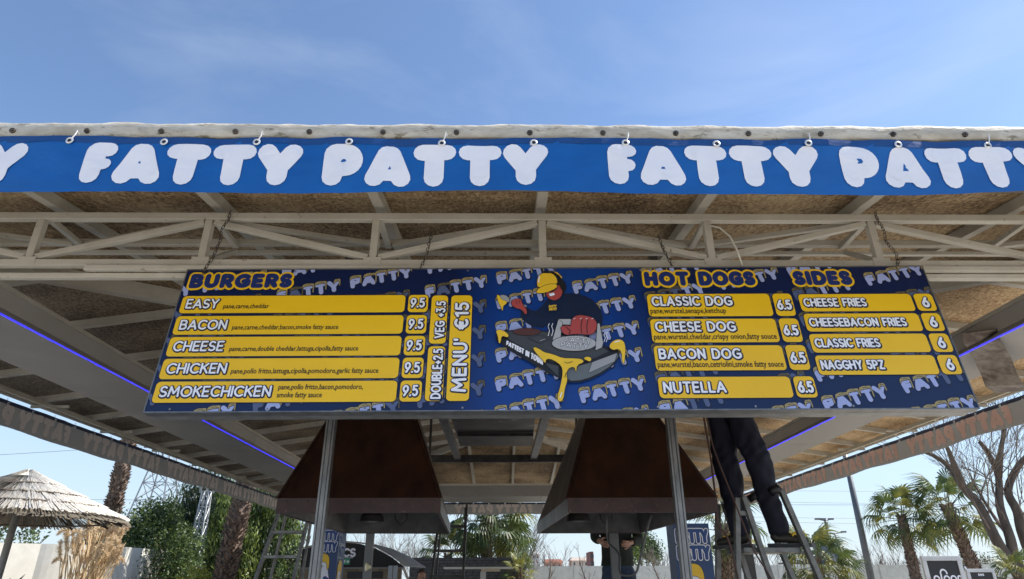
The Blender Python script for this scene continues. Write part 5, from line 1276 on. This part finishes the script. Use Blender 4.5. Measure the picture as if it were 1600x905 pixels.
# pampas grass
rnd = random.Random(12); q = at(136, 900, 14.8); px0 = q.x
pg = thing('pampas_grass', (px0, 14.8, 0), 'dry beige pampas grass with feathery plumes below the thatched parasol', 'pampas grass')
for i in range(105):
    bx = px0+rnd.uniform(-.36, .24); by = 14.8+rnd.uniform(-.3, .3); leanx = rnd.uniform(-.4, .62); Hh = rnd.uniform(2.05, 2.82)-abs(leanx)*.3
    tp = V((bx+leanx, by+rnd.uniform(-.2, .2), Hh)); md = V((bx+leanx*.35, by, Hh*.6))
    MB().tube(spline([V((bx, by, 0)), md, tp], 3), [.013]*4+[.010]*3, 4).build('stalk', M_stalk, pg)
    if i < 52:
        mb = MB(); dr = -1 if leanx < 0 else 1
        sp_ = [tp, tp+V((.03*dr, 0, .12)), tp+V((.09*dr, 0, .18)), tp+V((.17*dr, 0, .16)), tp+V((.23*dr, 0, .08))] if i % 3 == 0 else [tp, tp+V((.03*dr, 0, .13)), tp+V((.05*dr, 0, .24)), tp+V((.06*dr, 0, .34))]
        sp_ = [p-V((0, 0, .15)) for p in sp_]; ss = spline(sp_, 6)
        for j in range(260):
            k = rnd.randrange(len(ss)-1); b = ss[k]; d = (ss[k+1]-ss[k]).normalized(); w_ = .062*sin(pi*(k+1.5)/(len(ss)+1.5))+.022
            e = (d*.9+V((rnd.uniform(-1, 1), rnd.uniform(-1, 1), rnd.uniform(-1.0, .5)))).normalized()*w_*rnd.uniform(.8, 1.7); t = e.cross(V((rnd.uniform(-1, 1), 1, rnd.uniform(-1, 1)))).normalized()*.0062
            k0 = len(mb.v); mb.v += [tuple(b-t), tuple(b+t), tuple(b+e)]; mb.f.append((k0, k0+1, k0+2))
        mb.build('plume', M_pampas, pg)
# thatched parasol
YU = 12.0; ux = at(47, 733, YU); ur = thing('thatched_parasol', (ux.x, YU, 0), 'pale thatched beach parasol at the left edge', 'parasol')
rn = random.Random(3)
def straw(z0, r0, z1, r1, n, name, mm, wdt=.03, curve=.12):
    mb = MB()
    for i in range(n):
        a = 2*pi*i/n+rn.uniform(-.01, .01); L = rn.uniform(.93, 1.06); off = rn.uniform(-.012, .018)
        e = V((cos(a), sin(a), 0)); t = V((-sin(a), cos(a), 0)); rr = [r0, (r0+r1)/2, r0+(r1-r0)*L]; zz = [z0, (z0+z1)/2-curve*.15*(r1-r0), z0+(z1-z0)*L]
        k = len(mb.v)
        for j in range(3):
            w_ = wdt*max(.35, rr[j]/r1)*rn.uniform(.5, .8); sk = rn.uniform(-.01, .01)
            mb.v += [tuple(V((ux.x, YU, zz[j]+off))+e*rr[j]+t*(sk-w_)), tuple(V((ux.x, YU, zz[j]+off+.01))+e*rr[j]+t*(sk+w_))]
        mb.f += [(k, k+1, k+3, k+2), (k+2, k+3, k+5, k+4)]
    return tag(mb.build(name, mm, ur), kind='stuff')
ZA = ux.z
straw(ZA-.47, 1.10, ZA-.70, 1.68, 560, 'thatch_tier', M_straw, .016); straw(ZA-.33, .74, ZA-.55, 1.32, 520, 'thatch_tier', M_straw, .014); straw(ZA-.19, .40, ZA-.40, .96, 460, 'thatch_tier', M_straw, .013); straw(ZA-.03, .05, ZA-.25, .58, 320, 'thatch_tier', M_straw, .012)
MB().tube([(ux.x, YU, ZA), (ux.x, YU, ZA-.05), (ux.x, YU, ZA-.12)], [.01, .10, .26], 20, False).build('cap', mat('white cap', (.8, .8, .78), (.68, .67, .62), 9, .8), ur, True)
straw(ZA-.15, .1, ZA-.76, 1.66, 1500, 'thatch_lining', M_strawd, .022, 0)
for k in range(12):
    a = 2*pi*k/12; MB().tube([(ux.x, YU, ZA-.24), (ux.x+1.6*cos(a), YU+1.6*sin(a), ZA-.79)], .02, 5).build('rib', M_bark2, ur)
for r1, z1 in ((1.4, .73), (.9, .54)):
    MB().tube([(ux.x+r1*cos(2*pi*k/32), YU+r1*sin(2*pi*k/32), ZA-z1-.02) for k in range(33)], .014, 5, False).build('hoop', M_bark2, ur)
for r1, z1 in ((.57, .255), (.95, .405), (1.31, .555)):
    MB().tube([(ux.x+(r1+.02)*cos(2*pi*k/40), YU+(r1+.02)*sin(2*pi*k/40), ZA-z1+rn.uniform(-.008, .008)) for k in range(41)], .012, 4, False).build('binding', M_bark2, ur)
MB().tube([(ux.x, YU, 0), (ux.x, YU, ZA-.3)], .06, 10).build('pole', mat('grey pole', (.36, .35, .32), (.26, .25, .22), 5, .7), ur, True)
for o_ in list(ur.children): o_.scale = (1.03, 1.03, 1.16); o_.location.z = -.16*ZA
for o_ in list(ur.children):
    if o_.name.startswith('pole'): o_.scale = (1, 1, 1); o_.location.z = 0
# ------------------------------------------------------------------ pylons, lamp poles, wires
def lattice(base, H_, wb, wt, n, r, name, label, m_, cat='pylon', head=None):
    r_ = thing(name, tuple(base), label, cat); b = Vector(base)
    cs = [(-1, -1), (1, -1), (1, 1), (-1, 1)]
    P = lambda k, t: b+V((cs[k][0]*(wb+(wt-wb)*t)/2, cs[k][1]*(wb+(wt-wb)*t)/2, H_*t))
    for k in range(4): MB().tube([P(k, 0), P(k, 1)], r*1.5, 5).build('leg', m_, r_)
    mb = MB()
    for i in range(n):
        for k in range(4):
            j = (k+1) % 4; mb.tube([P(k, i/n), P(j, (i+1)/n)], r*.8, 4, False); mb.tube([P(j, i/n), P(k, (i+1)/n)], r*.8, 4, False); mb.tube([P(k, (i+1)/n), P(j, (i+1)/n)], r*.8, 4, False)
    mb.build('bracing', m_, r_)
    return r_, P
M_pyl = mat('pylon grey', (.2, .22, .25), (.15, .17, .19), 3, .6, .3, 0)
q = at(245, 800, 75); r_, P = lattice((q.x-.3, 75, 0), 17.2, 6.0, .8, 9, .055, 'power_pylon', 'tall grey lattice power pylon beyond the trees', M_pyl)
for z in (15.5, 17): MB().beam((q.x-3, 75, z), (q.x+2.5, 75, z), .15, .2).build('crossarm', M_pyl, r_)
q = at(303, 850, 20.6)
M_mast = mat('pale mast', (.5, .52, .54), (.4, .42, .44), 3, .5, .3, 0)
qt = at(320, 764, 20.6); r_, P = lattice((q.x+.1, 20.6, 0), at(318, 768, 20.6).z, .46, .2, 9, .014, 'lattice_mast', 'pale lattice mast in front of the dark conifer', M_mast, 'mast')
for k in range(3): MB().beam((q.x-.1+.2*k, 20.6, qt.z-.1), (q.x-.06+.2*k, 20.5, qt.z+.08), .07, .07).build('floodlight', M_mast, r_)
def wire(p0, p1, Y0_, Y1_, label, r=.02, sag=.6):
    a, b = at(*p0, Y0_), at(*p1, Y1_); n = 14
    pts = [a.lerp(b, i/n)-V((0, 0, sag*4*(i/n)*(1-i/n))) for i in range(n+1)]
    top(MB().tube(pts, r, 4).build('power_line', M_pyl, None, loc=tuple(a)), label, 'power line', 'power lines')
wire((-700, 745), (700, 660), 70, 78, 'power line crossing the sky at far left, highest on that side', .025)
wire((-200, 775), (700, 778), 90, 90, 'power line between the tall palm trunk and the pylon', .025, .4)
wire((150, 800), (700, 812), 90, 90, 'power line low behind the lattice mast', .025, .4)
for i, (y0, y1) in enumerate(((762, 768), (778, 790), (786, 786), (803, 812), (808, 824))):
    wire((900, y0), (1900, y1), 85, 85, 'power line over the floodlights, %s of the five' % ['topmost', 'second', 'third', 'fourth', 'lowest'][i], .022, .25)
def pole(px, ptop, Y, r, label, heads=None):
    q = at(px, ptop, Y); r_ = thing('lamp_pole', (q.x, Y, 0), label, 'lamp pole', 'lamp poles')
    MB().tube([(q.x, Y, 0), (q.x, Y, q.z*.5), (q.x, Y, q.z)], [r, r*.85, r*.65], 10).build('shaft', M_pole, r_, True)
    if heads:
        for dx in heads: MB().beam((q.x, Y, q.z), (q.x+dx, Y, q.z+.15), .08, .08).build('arm', M_pole, r_); MB().box(q.x+dx-.2, Y-.15, q.z+.08, q.x+dx+.2, Y+.15, q.z+.22).build('floodlight', M_pole, r_)
    return r_
pole(1318, 700, 24, .13, 'tall grey lamp pole left of the palms', None)
MB
pole(1290, 814, 60, .2, 'far floodlight pole with slanted head, taller of two', (-.7, -.2, .5)); pole(1305, 834, 62, .12, 'far floodlight pole with two heads, shorter of two', (-.8, .8))
# concrete tower & unfinished building
q0, q1 = at(1297, 880, 70), at(1313, 880, 70); zt = at(1304, 841, 70).z
ub = thing('unfinished_building', ((q0.x+q1.x)/2, 72, 0), 'unfinished concrete building frame with a dark tower beyond the fence', 'building')
MB().hexa([(q0.x, 70, 0), (q1.x+.4, 70, 0), (q1.x+.4, 73, 0), (q0.x, 73, 0)], [(q0.x-.1, 70, zt), (q1.x-.3, 70, zt), (q1.x-.3, 73, zt), (q0.x-.1, 73, zt)]).build('lift_tower', mat('blue grey concrete', (.10, .13, .16), (.08, .1, .12), 2, .8), ub)
xa_, xb_ = at(1262, 870, 72).x, at(1336, 870, 72).x; zr = at(1300, 857, 72).z; M_con = mat('raw concrete', (.2, .19, .19), (.14, .13, .13), 2, .9)
for k in range(5): MB().box(xa_, 73.2, zr-.35-k*1.05, xb_, 80, zr-.15-k*1.05).build('floor_slab', M_con, ub)
x = xa_+.1
while x < xb_: MB().box(x, 73.4, 0, x+.22, 73.7, zr-.36).build('column', M_con, ub); x += .85
# small buildings at centre
for (x0_, x1_, y_, Y_, lab, c_) in ((831, 843, 866, 90, 'distant white tower block above the fence', (.6, .6, .58)), (852, 878, 879, 80, 'distant low house with terracotta roof', (.45, .25, .18)), (893, 920, 876, 80, 'distant flat roofed house left of the man in jeans', (.5, .42, .36)), (923, 928, 862, 60, 'distant red brick chimney above the fence', (.16, .06, .05))):
    a, b = at(x0_, 880, Y_), at(x1_, 880, Y_); zt = at(x0_, y_, Y_).z
    r_ = thing('distant_building', (a.x, Y_, 0), lab, 'building'); mm = mat('wall'+str(x0_), c_, tuple(k*.85 for k in c_), 1, .9)
    MB().box(a.x, Y_, 0, b.x, Y_+3, zt).build('wall', mm, r_)
    if x0_ != 923: MB().hexa([(a.x-.2, Y_-.2, zt), (b.x+.2, Y_-.2, zt), (b.x+.2, Y_+3.2, zt), (a.x-.2, Y_+3.2, zt)], [(a.x+.1, Y_+.3, zt+.35), (b.x-.1, Y_+.3, zt+.35), (b.x-.1, Y_+2.5, zt+.35), (a.x+.1, Y_+2.5, zt+.35)]).build('roof', mat('roof'+str(x0_), (.3, .12, .08) if x0_ == 852 else c_, None, 2, .9), r_)
    nx = max(2, int((b.x-a.x)/.5))
    for k in range(2):
        for j in range(nx):
            xw = a.x+(j+.5)*(b.x-a.x)/nx; MB().box(xw-.09, Y_-.02, zt-.5-k*.6, xw+.09, Y_+.02, zt-.2-k*.6).build('window', M_dgrey, r_)
# hedge hill far right
q = at(1540, 872, 60); h_ = MB()
rnd = random.Random(9); leafs = MB()
for k in range(60): leafcloud(leafs, (q.x+rnd.uniform(-3.5, 6), 60+rnd.uniform(-1, 1), 1.5+rnd.uniform(0, q.z-1.5)), .8, .6, .6, 60, .16, rnd)
tag(leafs.build('distant_hedge', M_leaf, None, loc=(q.x, 60, 0)), 'distant olive green hedge above the fence at right', 'hedge', kind='stuff')
